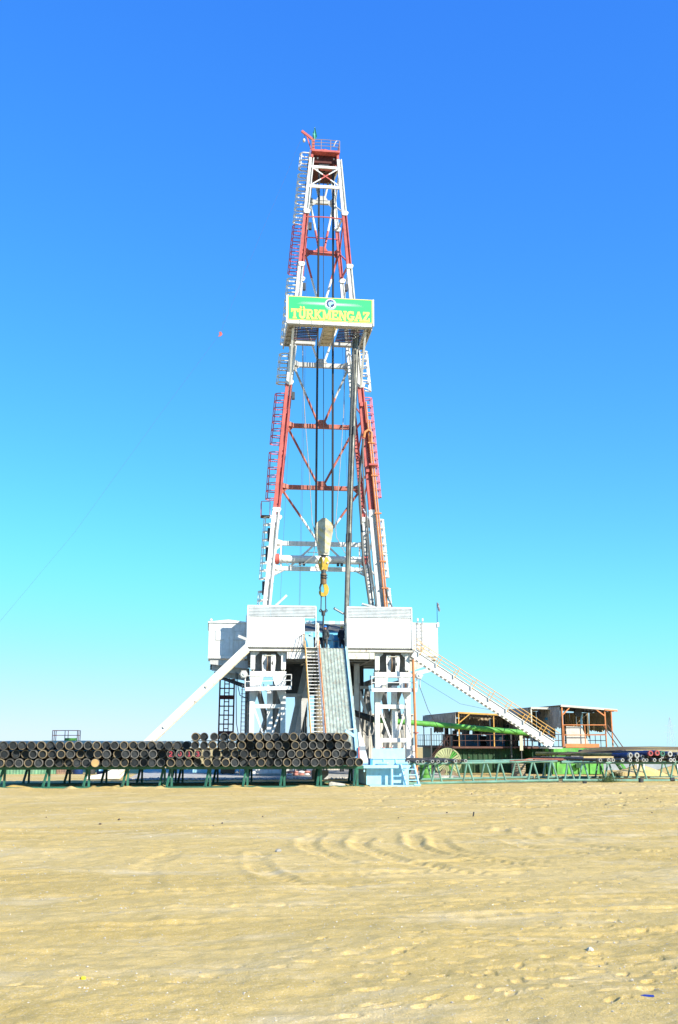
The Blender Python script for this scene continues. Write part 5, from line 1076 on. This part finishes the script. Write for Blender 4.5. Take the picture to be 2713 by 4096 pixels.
# ------------------------------------------------------------------ cable reel
re_ = thing('cable_reel', (18.2,80.0,0), 'large green and cream spoked cable reel standing before the dark green tank', 'cable reel', None, R(-14))
def rl(mb, n, m_, sm=False): o = bpy.data.objects.new(n, mb.mesh(n, m_, sm)); C.objects.link(o); o.parent = re_; return o
PALEG = M('cream_spoke',(.48,.50,.24),.6,var=.25,streak=.3)
for y in (-.42, .42):
    rl(MB().ringpipe((0,y-.04,1.12),(0,y+.04,1.12),1.05,.97,40), 'rim', PALEG)
    for k in range(28):
        a0, a1 = R(k*360/28+1.6), R((k+1)*360/28-2.2)
        rl(MB().prism([(.24*math.cos(a0),y-.03,1.12+.24*math.sin(a0)),(.24*math.cos(a1),y-.03,1.12+.24*math.sin(a1)),(1.0*math.cos(a1),y-.03,1.12+1.0*math.sin(a1)),(1.0*math.cos(a0),y-.03,1.12+1.0*math.sin(a0))], (0,.06,0)), 'flange_board', GREEN if 3 <= k % 28 <= 4 or 12 <= k <= 15 or k in (22,23) else PALEG)
    rl(MB().ringpipe((0,y-.06,1.12),(0,y+.05,1.12),.24,.14,18), 'hub', STEEL)
rl(MB().cyl((0,-.4,1.12),(0,.4,1.12),.45,24), 'barrel', STEEL, True)
for s in (-1, 1): rl(MB().prism([(s*.35,-.55,.0),(s*.95,-.55,0),(s*.3,-.55,.62),(s*.15,-.55,.5)], (0,1.1,0)), 'chock', WOOD)

# ------------------------------------------------------------------ tank and pump sheds
def railing(par, pts, z, m_, mids=(.5,1.0), step=1.1, r=.03):
    for h in mids: TUBE([(x,y,z+h) for x, y in pts], r, 6).build('rail', m_, par)
    for (xa, ya), (xb, yb) in zip(pts[:-1], pts[1:]):
        n = max(1, round(math.hypot(xb-xa, yb-ya)/step))
        for k in range(n+1): TUBE([(xa+(xb-xa)*k/n, ya+(yb-ya)*k/n, z),(xa+(xb-xa)*k/n, ya+(yb-ya)*k/n, z+max(mids))], r, 6).build('rail_post', m_, par)
RUSTRED = M('rust_red_rail',(.13,.06,.045),.7,var=.3,rust=.3)
def curtain(par, o, u, drop, n, m_, seed, ragged=.25, amp=.10, name='curtain'):   # hanging sheets
    rg = random.Random(seed); o = Vector(o); u = Vector(u); nn = u.cross(Vector((0,0,1))).normalized()
    for k in range(n):
        mb = MB(); cols = 9; vs = []; fs = []
        d = drop*rg.uniform(1-ragged, 1)
        for i in range(cols):
            f = (k + .99*i/(cols-1))/n; ph = rg.random()*.3
            dd = d*(1 - .10*abs(math.sin(i*1.7+k)) - .05*rg.random())
            for j in range(5): vs.append(o + u*f + Vector((0,0,-dd*j/4)) + nn*(amp*math.sin(i*1.9+k*2.1)*(.35+.65*j/4) + .015*k))
        for i in range(cols-1):
            for j in range(4): fs.append((i*5+j, i*5+j+1, i*5+j+6, i*5+j+5))
        mb.add(vs, fs).build(name, m_, par, True)
def shed_roof(par, x0, x1, y0, y1, z0, z1, n, m_, seed):
    rg = random.Random(seed); w = (x1-x0)/n
    for k in range(n):
        h0 = z0+(z1-z0)*k/n; h1 = z0+(z1-z0)*(k+1)/n; ys = [y0 + (y1-y0)*j/3 for j in range(4)]
        for j in range(3):
            g = .04 if rg.random() < .7 else .25
            MB().corr((x0+k*w,ys[j]+.02,h0),(w*.985,0,h1-h0),(0,ys[j+1]-ys[j]-g,0),(0,0,1),.3,.03).build('roof_sheet', m_, par)
BT0 = M('brown_tarpaulin',(.42,.32,.19),.85,var=.3,streak=.6,dirt=(.18,.13,.08))
PBLUE = M('shaded_pump_blue',(.03,.10,.17),.6,var=.3,rust=.2)  # darker blue carries the shade under the shed roof
U1 = thing('pump_shed', (24,92,0), 'shed of grey curtains and corrugated roof over the dark green pump base behind the reel', 'shed')
b = BOX(20.95,28.0,88.4,103,.02,2.05).build('base_tank', DGREEN, U1)
for k in range(16): BOX(21.0+k*.44,21.12+k*.44,88.33,88.4,.05,2.0).build('tank_rib', DGREEN, b)
for k in range(20): BOX(20.88,20.95,88.6+k*.5,88.72+k*.5,.05,2.0).build('tank_rib', DGREEN, b)
BOX(20.4,28.0,87.7,103,2.06,2.2).build('deck', RUSTRED, U1)
railing(U1, [(20.45,102.8),(20.45,87.8),(28,87.8)], 2.2, RUSTRED, r=.022)
for x, y, z in ((21.05,88.0,5.0),(24.1,88.0,4.8),(27.0,88,4.75),(21.05,93.2,4.9),(21.05,102.8,4.85),(27,102.8,4.6)): BEAM((x,y,2.2),(x,y,z-.08),.08,.08).build('post', AMBER if y < 89 else RUSTRED, U1)
BEAM((21.0,87.95,5.02),(27.2,87.95,4.72),.1,.13).build('eave_beam', AMBER, U1); BEAM((21.1,87.97,4.2),(22.0,87.97,4.9),.08,.08).build('knee_brace', AMBER, U1)
shed_roof(U1, 20.95, 27.3, 87.9, 103, 5.07, 4.75, 7, GREYT, 3)
curtain(U1, (27.3,102.9,4.8), (-6.3,0,0), 1.5, 6, GREYT, 6, .4)
curtain(U1, (20.98,102.8,5.02), (0,-14.8,0), 1.2, 12, GREYT, 5)
for k, (x, y, w, d, h, m_) in enumerate(((22.2,91.6,1.6,1.4,1.35,PBLUE),(24.6,91.2,1.3,1.3,1.5,PBLUE),(26.2,92,1.2,1.4,1.6,DGREEN),(21.9,94.0,1.0,1.0,1.2,STEEL),(21.7,96.2,.9,1.2,1.4,STEEL),(24,95,2,1.5,1.2,BLACK))):
    pm = thing('pump_unit', (x+w/2,y+d/2,2.2), ('squat blue pump cabinet nearest the shed corner post','taller blue pump cabinet inside the pump shed','dark green motor housing inside the pump shed','small dark motor behind the pump shed railing','dark upright engine at the back of the pump shed','low black pump block at the back of the pump shed')[k], 'pump')
    BOX(x,x+w,y,y+d,2.21,2.2+h*.75).build('casing', m_, pm); MB().cyl((x+w*.3,y+d/2,2.2+h*.75),(x+w*.3,y+d/2,2.2+h*1.15),w*.22,14).build('motor', STEEL, pm, True); MB().cyl((x+w*.75,y-.05,2.2+h*.4),(x+w*.75,y+.01,2.2+h*.4),w*.16,14).build('flange', CREAM if k % 2 else STEEL, pm, True)
    TUBE([(x+w*.75,y+d*.4,2.2+h*.7),(x+w*.75,y+d*.4,2.2+h*1.3),(x+w*.75,y+d,2.2+h*1.3)], .06, 8).build('hose_riser', STEEL, pm, True)
stp = thing('access_steps', (19.9,94,0), 'dark steel steps against the side of the pump shed', 'steps')
for y in (88.2, 89.0): BEAM((20.2,y,2.1),(18.6,y,.05),.06,.2).build('stringer', STEEL, stp); TUBE([(20.2,y,3.1),(18.6,y,1.1)], .03, 6).build('hand_rail', RUSTRED, stp)
for k in range(7): t = (k+.5)/7; BOX(20.2-1.6*t-.12,20.2-1.6*t+.12,88.22,88.98,2.1-2.05*t-.02,2.1-2.05*t+.02).build('tread', STEEL, stp)
U2 = thing('shaker_shed', (28,90,0), 'middle shed with torn grey curtains above a dark tank beside the stairway foot', 'shed')
b = BOX(26.75,29.6,86.2,97,.02,2.05).build('base_tank', DGREEN, U2)
for k in range(6): BOX(26.8+k*.48,26.92+k*.48,86.13,86.2,.05,2.0).build('tank_rib', DGREEN, b)
BOX(26.3,29.6,85.7,97,2.06,2.2).build('deck', RUSTRED, U2); railing(U2, [(26.35,96.8),(26.35,85.8),(29,85.8)], 2.2, RUSTRED)
for x, y in ((26.8,86),(29.4,86),(26.8,91.5),(26.8,96.8),(29.4,96.8)): BEAM((x,y,2.2),(x,y,5.3),.11,.11).build('post', CREAM if x < 27 and y < 87 else RUSTRED, U2)
BEAM((26.75,85.95,5.38),(29.7,85.95,5.3),.12,.16).build('eave_beam', SHEET, U2)
shed_roof(U2, 26.7, 29.6, 85.9, 97.0, 5.42, 5.3, 4, GREYT, 8)
curtain(U2, (26.72,96.8,5.38), (0,-10.7,0), 2.0, 7, GREYT, 15, .15)
curtain(U2, (29.4,96.9,5.2), (-2.6,0,0), 2.6, 4, M('brown_tarpaulin',(.42,.32,.19),.85,var=.3,streak=.6,dirt=(.18,.13,.08)), 16, .3)
curtain(U2, (29.5,91.0,5.2), (-2.7,0,0), 2.9, 4, BT0, 17, .12)
curtain(U1, (27.0,93.2,4.7), (-4.6,0,0), 1.7, 5, BT0, 18, .3)
sh = thing('shale_shaker', (28.2,87.6,2.2), 'light blue screen machine on a post under the middle shed', 'shaker'); BOX(27.7,28.7,87.2,88.4,2.6,3.1).build('basket', BLUE, sh)
for dx in (-.4,.4): BEAM((28.2+dx,87.4,2.2),(28.2+dx,87.4,2.62),.1,.1).build('leg', BLUE, sh)
TUBE([(28.55,86.9,2.21),(28.55,86.9,4.4)], .09, 10).build('riser', LBLUE, sh, True); BOX(28.3,28.8,86.8,87.1,4.4,4.6).build('hood', BLUE, sh)
vb = thing('signal_post', (25.6,85.2,0), 'post with a pale wooden measuring board before the middle shed', 'post'); BEAM((25.6,85.2,0),(25.6,85.2,2.2),.08,.08).build('post', STEEL, vb); BOX(25.45,25.72,85.1,85.14,1.9,3.1).build('board', M('board_cream',(.55,.5,.36),.8,rust=.25), vb)
U3 = thing('mud_tank_shed', (30.5,86,0), 'bright green tank with orange railed canopy and torn tarpaulins at the right', 'shed')
b = BOX(27.7,31.95,83.6,90,.05,1.75).build('base_tank', GREEN, U3)
BOX(27.75,32.2,83.4,90,1.8,2.12).build('deck_edge', GREEN, U3)
for k in range(5): BOX(28.0+k*.92,28.1+k*.92,83.5,83.6,.06,1.75).build('tank_rib', GREEN, b)
for k in range(9): BOX(27.63,27.7,83.8+k*.7,83.9+k*.7,.06,1.75).build('tank_rib', DGREEN, b)  # darker green paints the shade of this side into the ribs
BOX(29.15,30.6,83.25,83.5,1.25,1.62).build('white_tank_panel', WHITE2, b); BOX(28.55,29.4,83.3,83.5,1.1,1.4).build('hatch', GREEN, b); BOX(29.5,29.9,83.2,83.5,.55,.85).build('outlet', DGREEN, b)
BOX(27.8,32.3,83.45,90,2.125,2.2).build('deck', STEEL, U3)
BOX(28.75,31.6,83.36,83.44,2.15,2.45).build('toe_board', ORANGE, U3)
for x, y, z in ((28.62,83.5,5.45),(32.25,83.5,5.2),(33.15,84.4,5.12),(28.62,89.8,5.4),(32.9,89.8,5.1),(31.0,89.8,5.25)): BEAM((x,y,2.2),(x,y,z-.05),.09,.09).build('post', ORANGE if y < 86 else STEEL, U3)
BEAM((28.5,83.42,5.5),(33.3,83.42,5.15),.12,.16).build('eave_beam', SHEET, U3); BEAM((32.2,83.36,5.17),(33.3,83.4,5.08),.08,.1).build('eave_trim', ORANGE, U3)
for xa, xb, za, zb in ((28.65,29.3,4.75,5.38),(32.2,31.5,4.7,5.2)): BEAM((xa,83.48,za),(xb,83.48,zb),.08,.09).build('knee_brace', ORANGE, U3)
shed_roof(U3, 28.45, 33.3, 83.35, 89.9, 5.54, 5.2, 5, SHEET, 11)
for k in range(4): BEAM((28.5+.02*k,83.9+k*1.6,5.42),(33.2,83.9+k*1.6,5.08),.08,.12).build('rafter', STEEL, U3)
railing(U3, [(28.68,83.45),(32.25,83.45)], 2.2, ORANGE, (.95,1.75), 1.8, .04)
railing(U3, [(32.3,83.6),(32.3,89.8),(28.7,89.8)], 2.2, RUSTRED, (.5,1.0), 1.2)
curtain(U3, (28.5,89.6,5.42), (0,-6.0,0), 2.1, 5, GREYT, 21, .15)
BT = M('brown_tarpaulin', (.26,.19,.10))
curtain(U3, (33.2,89.85,5.08), (-2.3,0,0), 2.3, 4, BT, 22, .12); curtain(U3, (30.1,89.8,5.2), (-1.3,0,0), 2.5, 2, BT, 23, .1)
curtain(U3, (33.2,84.6,5.08), (0,5.1,0), 1.9, 5, BT, 24, .2)
MB().prism([(29.0,83.75,2.45),(30.9,83.75,2.45),(30.3,83.75,3.8),(29.0,83.75,3.85)], (0,.04,0)).build('screen_panel', SHEET, U3)
TUBE([(30.75,85,2.2),(30.75,85,4.3),(30.85,85,4.9)], .09, 10).build('fan_post', LBLUE, U3, True)
MB().cyl((30.5,84.9,4.95),(30.5,85.15,4.95),.32,16).build('fan_housing', STEEL, U3, True)
es = thing('tank_steps', (33.2,83.3,0), 'green steps with long red handrails at the end of the green tank', 'steps')
for y in (83.2, 84.2):
    BEAM((32.35,y,2.15),(33.9,y,.05),.08,.22).build('stringer', GREEN if y < 84 else DGREEN, es)
    TUBE([(32.3,y,3.95),(34.4,y,.9),(34.5,y,.05)], .04, 6).build('hand_rail', RUSTRED, es)
for k in range(7): t = (k+.5)/7; BOX(32.35+1.55*t-.14,32.35+1.55*t+.14,83.22,84.18,2.15-2.1*t-.02,2.15-2.1*t+.03).build('tread', GREEN, es)

# ------------------------------------------------------------------ sheds and clutter behind the rig
gs = thing('grey_shed', (14,93,0), 'pale grey corrugated shed behind the right tower', 'shed')
for k in range(9): MB().corr((9.8+k*.95,94.4,.1),(.945,0,0),(0,0,4.85),(0,-1,0),.24,.03).build('wall_sheet', SHEET, gs)
for k in range(5): MB().corr((18.36,94.42+k*.95,.1),(0,.945,0),(0,0,4.8),(1,0,0),.24,.03).build('wall_sheet', SHEET, gs)
MB().prism([(9.7,94.25,4.93),(18.5,94.25,4.93),(18.5,94.25,5.03),(9.7,94.25,5.08)], (0,5,0)).build('roof', SHEET, gs)
lf = thing('green_fence', (-15,90,0), 'green corrugated fence far behind the left end of the casing stack', 'fence')
for k in range(9): MB().corr((-21+k*1.0,90.6,-.05),(.985,0,0),(0,0,.95+.1*random.random()),(0,-1,0),.25,.03).build('fence_sheet', M('pale_green_fence',(.16,.34,.20),.7,var=.3,streak=.5), lf)
lf2 = thing('slat_fence', (-12,90.5,0), 'pinkish brown slatted fence behind the left end of the casing stack', 'fence')
for k in range(12): BOX(-12.4+k*.13,-12.3+k*.13,90.5,90.55,0,.85+.1*random.random()).build('slat', M('pink_slat',(.36,.22,.15),.8,var=.4), lf2)
for k, x in enumerate((-10.6,-9.6,-8.7)):
    d_ = thing('plastic_barrel', (x,90,0), ('dark blue barrel beside the slatted fence','grey barrel between two dark blue barrels','dark blue barrel with a pale label behind the casing stack')[k], 'barrel')
    MB().tube([(x,90,.0),(x,90,.1),(x,90,.5),(x,90,.9),(x,90,1.0)], [.36,.4,.42,.4,.3], 18).build('shell', (NAVY,STEEL,NAVY)[k], d_, True); MB().cyl((x+.1,90,1.0),(x+.1,90,1.04),.06,8).build('bung', BLACK, d_)
    if k == 2: BOX(x-.18,x+.16,89.55,89.585,.25,.6).build('paper_label', SIGNB, d_)
tk = thing('tank_trailer', (-13.2,104,0), 'dark tank with a railed top far behind the left casing stack', 'tank')
BOX(-15.6,-11.4,103,106,.3,2.65).build('tank_body', DGREEN, tk); BOX(-13.6,-12.6,103.4,105,2.66,2.9).build('hatch', GREEN, tk)
railing(tk, [(-14.7,103.2),(-12.4,103.2),(-12.4,105.5),(-14.7,105.5),(-14.7,103.2)], 2.65, DARKRED, (.5,.95), 1.0, .035)
for x in (-15, -12): BOX(x-.3,x+.3,103.2,105.8,-.05,.29).build('skid', STEEL, tk)
for x0, x1, y, z1, m_, lab in ((-1.2,2.3,86.5,.75,LBLUE,'long pale blue steel bin on the pad behind the casing stack'),(1.0,2.1,84.0,.9,M('brown_crate',(.16,.09,.05),.8),'brown wooden crate on the pad left of the tower')):
    bn = thing('steel_bin' if 'bin' in lab else 'wooden_crate', ((x0+x1)/2,y,.15), lab, 'bin' if 'bin' in lab else 'crate'); BOX(x0,x1,y,y+1,.2,z1).build('body', m_, bn); BOX(x0-.04,x1+.04,y-.04,y+1.04,z1,z1+.06).build('rim', m_, bn)
    for k in range(4): BOX(x0+(x1-x0)*k/3.2,x0+(x1-x0)*k/3.2+.06,y-.03,y,.2,z1).build('rib', m_, bn)
    for xx in (x0+.1, x1-.2): BOX(xx,xx+.1,y+.1,y+.9,.14,.2).build('runner', STEEL, bn)
sk_ = thing('sack_pile', (7.2,80.2,.15), 'pile of pink and white sacks under the stairs', 'sacks'); rs_ = random.Random(5)
for k in range(14):
    x = 6.1+.45*(k % 7); zc = .24+.17*(k//7); MB().sphere((x,80.2+rs_.uniform(-.1,.1),zc),.26,10,6,.38).build('sack', M('pink_sack',(.5,.22,.18)) if k % 3 else SIGNW, sk_, True)
# rubble along the pad edge and heaps beyond the right racks
rub = MB(); rr_ = random.Random(9)
def rock(mb, x, y, z, s, rr):
    n = len(mb.v); P = [(1,0,0),(-1,0,0),(0,1,0),(0,-1,0),(0,0,.8),(0,0,-.6),(.6,.6,.3),(-.6,.5,.3),(.5,-.6,.2),(-.5,-.6,.3)]
    import itertools
    v = [(x+a*s*rr.uniform(.7,1.2), y+b_*s*rr.uniform(.7,1.2), z+c*s*rr.uniform(.6,1.1)) for a, b_, c in P[:6]]; mb.add(v, [(0,2,4),(2,1,4),(1,3,4),(3,0,4),(2,0,5),(1,2,5),(3,1,5),(0,3,5)])
for i in range(420): rock(rub, rr_.uniform(-5.5,12), 76.2+rr_.gauss(0,.3), .06, rr_.uniform(.04,.2), rr_)
o = stuff(rub.build('rubble', CONC)); tag(o, 'pale concrete rubble strewn along the edge of the rig pad', 'rubble')
hp_ = MB(); rr_ = random.Random(19)
def heap(mb, cx, cy, rx, ry, h, seed, n=26):
    g = np.linspace(-1,1,n); Xh, Yh = np.meshgrid(g, g); rr2 = np.sqrt(Xh**2+Yh**2); Zh = h*np.clip(1-rr2,0,None)**.8 + .16*h*fbm(Xh*4+seed, Yh*4, seed, 3)*np.clip(1.1-rr2,0,1) - .08
    vs = [(cx+rx*a, cy+ry*b_, c) for a, b_, c in zip(Xh.ravel(), Yh.ravel(), Zh.ravel())]; mb.add(vs, [(i*n+j,i*n+j+1,(i+1)*n+j+1,(i+1)*n+j) for i in range(n-1) for j in range(n-1)])
SANDM = bpy.data.materials['desert_sand']
for k, (cx, cy, rx, ry, h) in enumerate(((33.6,80.5,2.6,1.8,1.0),(37.5,82,3,2,.9),(31.5,78.3,1.6,1.2,.45))):
    mb = MB(); heap(mb, cx, cy, rx, ry, h, 30+k); struct(mb.build('spoil_heap', SANDM, None, True))
dyke = MB(); dyke.prism([(33,96,-.1),(60,93,-.1),(60,93,1.1),(33,96,1.2)], (0,.25,0)); tag(dyke.build('boundary_wall', BRICKBLUE), 'low blue grey boundary wall beyond the heaped pipe rack', 'wall')
for k, (x, y) in enumerate(((33.0,79.2),(33.5,79.2),(36.6,80.0))):
    tag(BEAM((x,y,-.1),(x+.02,y,1.7),.09,.09).build('white_stake', WHITE2), 'slim white stake standing behind the heaped pipe rack', 'stake', 'white stakes behind the pipe rack')
py = thing('power_pylon', (182,402,-9), 'faint lattice power pylon on the far right horizon', 'pylon'); PG = M('pylon_steel',(.55,.60,.64),.6)
for sx_, sy_ in ((-1,-1),(1,-1),(1,1),(-1,1)): TUBE([(182+sx_*2,402+sy_*2,-9),(182+sx_*.5,402+sy_*.5,8),(182,402,11)], .05, 4).build('leg', PG, py)
for k in range(7):
    z = -8+2.6*k; w = 2-1.55*(k/7); w2 = 2-1.55*((k+1)/7); TUBE([(182-w,402-w,z),(182+w2,402-w2,z+2.6)], 0.03, 4).build('brace', PG, py); TUBE([(182+w,402-w,z),(182-w2,402-w2,z+2.6)], 0.03, 4).build('brace', PG, py)
for z, w in ((5,2.6),(7.5,2.2)): TUBE([(182-w,402,z),(182+w,402,z)], .04, 4).build('cross_arm', PG, py)

# ------------------------------------------------------------------ workers
def skin_mesh(name, pts, edges, rad, mat, parent, root=0):
    me = bpy.data.meshes.new(name); me.from_pydata(pts, edges, []); me.materials.append(mat)
    o = bpy.data.objects.new(name, me); C.objects.link(o); o.parent = parent
    sm = o.modifiers.new('skin', 'SKIN'); sd = me.skin_vertices[0].data if me.skin_vertices else None
    if sd is None:
        bpy.context.view_layer.objects.active = o; sd = me.skin_vertices[0].data
    for i, r in enumerate(rad): sd[i].radius = (r, r) if not isinstance(r, tuple) else r; sd[i].use_root = (i == root)
    sm.use_smooth_shade = True; ss = o.modifiers.new('sub', 'SUBSURF'); ss.levels = 2; ss.render_levels = 2; return o
def person(loc, rz, label, jacket, trousers, helmet):
    p = thing('person', loc, label, 'person', None, rz)
    # faces local -Y
    J = dict(pel=(0,0,.95), wai=(0,0,1.1), che=(0,.01,1.32), nec=(0,0,1.5), hd0=(0,-.02,1.58), hd1=(0,-.03,1.68), shL=(-.17,.01,1.42), elL=(-.26,.07,1.15), wrL=(-.20,.14,.92), haL=(-.13,.17,.86), shR=(.17,.01,1.42), elR=(.26,.07,1.15), wrR=(.20,.14,.92), haR=(.13,.17,.86), hiL=(-.1,0,.9), knL=(-.12,-.02,.5), anL=(-.14,.03,.1), toL=(-.15,-.14,.05), hiR=(.1,0,.9), knR=(.12,-.02,.5), anR=(.14,.03,.1), toR=(.15,-.14,.05))
    RAD = dict(pel=.14, wai=.13, che=.15, nec=.06, hd0=.09, hd1=.10, shL=.075, elL=.05, wrL=.035, haL=.04, shR=.075, elR=.05, wrR=.035, haR=.04, hiL=.1, knL=.065, anL=.045, toL=.04, hiR=.1, knR=.065, anR=.045, toR=.04)
    K = list(J); E_ = [('pel','wai'),('wai','che'),('che','nec'),('nec','hd0'),('hd0','hd1'),('che','shL'),('shL','elL'),('elL','wrL'),('wrL','haL'),('che','shR'),('shR','elR'),('elR','wrR'),('wrR','haR'),('pel','hiL'),('hiL','knL'),('knL','anL'),('anL','toL'),('pel','hiR'),('hiR','knR'),('knR','anR'),('anR','toR')]
    body = skin_mesh('body', [J[k] for k in K], [(K.index(a), K.index(b_)) for a, b_ in E_], [RAD[k] for k in K], SKIN, p)
    def sub_(name, ks, es, grow, mat, root):
        o = skin_mesh(name, [J[k] for k in ks], [(ks.index(a), ks.index(b_)) for a, b_ in es], [RAD[k]+grow for k in ks], mat, p, ks.index(root)); return o
    ks = ['pel','wai','che','nec','shL','elL','wrL','shR','elR','wrR']; sub_('jacket', ks, [e for e in E_ if e[0] in ks and e[1] in ks], .035, jacket, 'pel')
    ks = ['pel','hiL','knL','anL','hiR','knR','anR']; sub_('trousers', ks, [e for e in E_ if e[0] in ks and e[1] in ks], .028, trousers, 'pel')
    def loc_(mb, n, m_, sm=True): o = bpy.data.objects.new(n, mb.mesh(n, m_, sm)); C.objects.link(o); o.parent = p; return o
    J2 = MB().tube([(0,.01,.74),(0,.01,.85),(0,.01,1.05),(0,.01,1.25)], [.215,.205,.185,.18], 14); loc_(J2, 'coat_skirt', jacket)
    for s in (-1, 1):
        loc_(MB().tube([(s*.14,.09,.05),(s*.14,.02,.06),(s*.145,-.1,.05),(s*.15,-.2,.04)], [.05,.062,.058,.035], 10), 'boot', BOOT)
        for k in range(5): x0_ = s*(.12-.02*(k if k < 4 else -1)); loc_(MB().tube([(x0_,.17,.86),(x0_-s*.01,.18,.80+.01*abs(k-2)),(x0_-s*.015,.165,.76+.012*abs(k-2))], [.011,.010,.007], 5), 'finger', SKIN)
    hm = MB(); vs = []; nu, nv_ = 18, 6
    for j in range(nv_+1):
        t = (math.pi/2)*j/nv_
        for i in range(nu): a = 2*math.pi*i/nu; vs.append((.125*math.cos(t)*math.cos(a), -.02+.145*math.cos(t)*math.sin(a), 1.70+.125*math.sin(t)))
    hm.add(vs, [(j*nu+i, j*nu+(i+1) % nu, (j+1)*nu+(i+1) % nu, (j+1)*nu+i) for j in range(nv_) for i in range(nu)])
    h = loc_(hm, 'helmet', helmet); o = bpy.data.objects.new('brim', MB().prism([(.13*math.cos(R(a))*1.05,-.02+(.165 if math.sin(R(a)) > 0 else .21)*math.sin(R(a)),1.695) for a in range(0,360,20)], (0,0,.012)).mesh('brim', helmet)); C.objects.link(o); o.parent = h
    loc_(MB().prism([(-.015,-.12,1.60),(.015,-.12,1.60),(.0,-.155,1.605),(0,-.125,1.66)], (0,.02,.0)), 'nose', SKIN)
    for s in (-1, 1): loc_(MB().sphere((s*.035,-.118,1.655),.012,8,5), 'eye', BLACK); loc_(MB().sphere((s*.10,-.02,1.63),.03,8,5,1.3), 'ear', SKIN)
    loc_(MB().box(-.03,.03,-.118,-.108,1.572,1.582), 'mouth', M('lips',(.25,.1,.08),.6))
    loc_(MB().sphere((0,.02,1.66),.108,12,7,.9), 'hair', M('dark_hair',(.02,.016,.013),.7))
    return p
person((8.86,80.9,FZ), R(-38), 'worker in blue hard hat and dark grey workwear standing at the ramp head', CLOTH, TROUS, HELM)
person((10.16,81.1,FZ), R(30), 'worker in yellow hard hat half hidden behind the post at the ramp', NAVYCLOTH, NAVYCLOTH, HELMY)

# ------------------------------------------------------------------ litter on the sand
z = gz(-1.51,14.5); bit('bottle_cap', MB().tube([(-1.51,14.5,z-.01),(-1.51,14.5,z+.03),(-1.51,14.5,z+.045)], [.034,.034,.02], 12), M('lemon_plastic',(.8,.65,.03),.4,var=.05), 'small yellow plastic cap lying on the sand', 'cap', smooth=True)
z = gz(5.17,12.49); bit('plastic_strip', MB().prism([(5.09,12.52,z+.002),(5.14,12.51,z+.012),(5.23,12.47,z+.012),(5.23,12.455,z+.002),(5.14,12.485,z+.003)], (0,.008,.008)), M('cobalt_plastic',(.02,.05,.28),.5), 'narrow blue plastic strip lying on the sand', 'litter')
rr_ = random.Random(77)
def stone(name, x, y, s, m_, lab):
    mb = MB(); mb.sphere((0,0,0), s, 8, 5, .7); mb.v = [(x+a*rr_.uniform(.75,1.2), y+b_*rr_.uniform(.75,1.2), gz(x,y)+s*.3+c*rr_.uniform(.8,1.1)) for a, b_, c in mb.v]; tag(mb.build(name, m_), lab, 'stone')
stone('pale_stone', 5.55, 15.43, .055, M('chalk',(.62,.56,.42),.9,var=.2), 'pale pointed stone lying on the sand')
stone('white_stone', -2.95, 15.6, .05, SIGNW, 'white stone on the sand at the far left of the litter')
stone('grey_stone', 1.9, 28.5, .08, CONC, 'grey stone on the wheel-churned sand')
z = gz(9.98,39.8); bit('peg', MB().beam((9.98,39.8,z-.05),(10.02,39.8,z+.16),.05,.04), BLACK, 'short black peg sticking out of the sand', 'peg')
for i in range(16):
    y = rr_.uniform(36,62); x = y*.123 + rr_.uniform(-.32,.34)*y; s = rr_.uniform(.03,.07); mb = MB(); rock(mb, x, y, gz(x,y)+s*.3, s, rr_); tag(mb.build('clod', BROWN), 'small dark clod on the sand before the racks', 'clod', 'dark clods on the sand')

for o in bpy.data.objects:
    if '_o' in o: del o['_o']
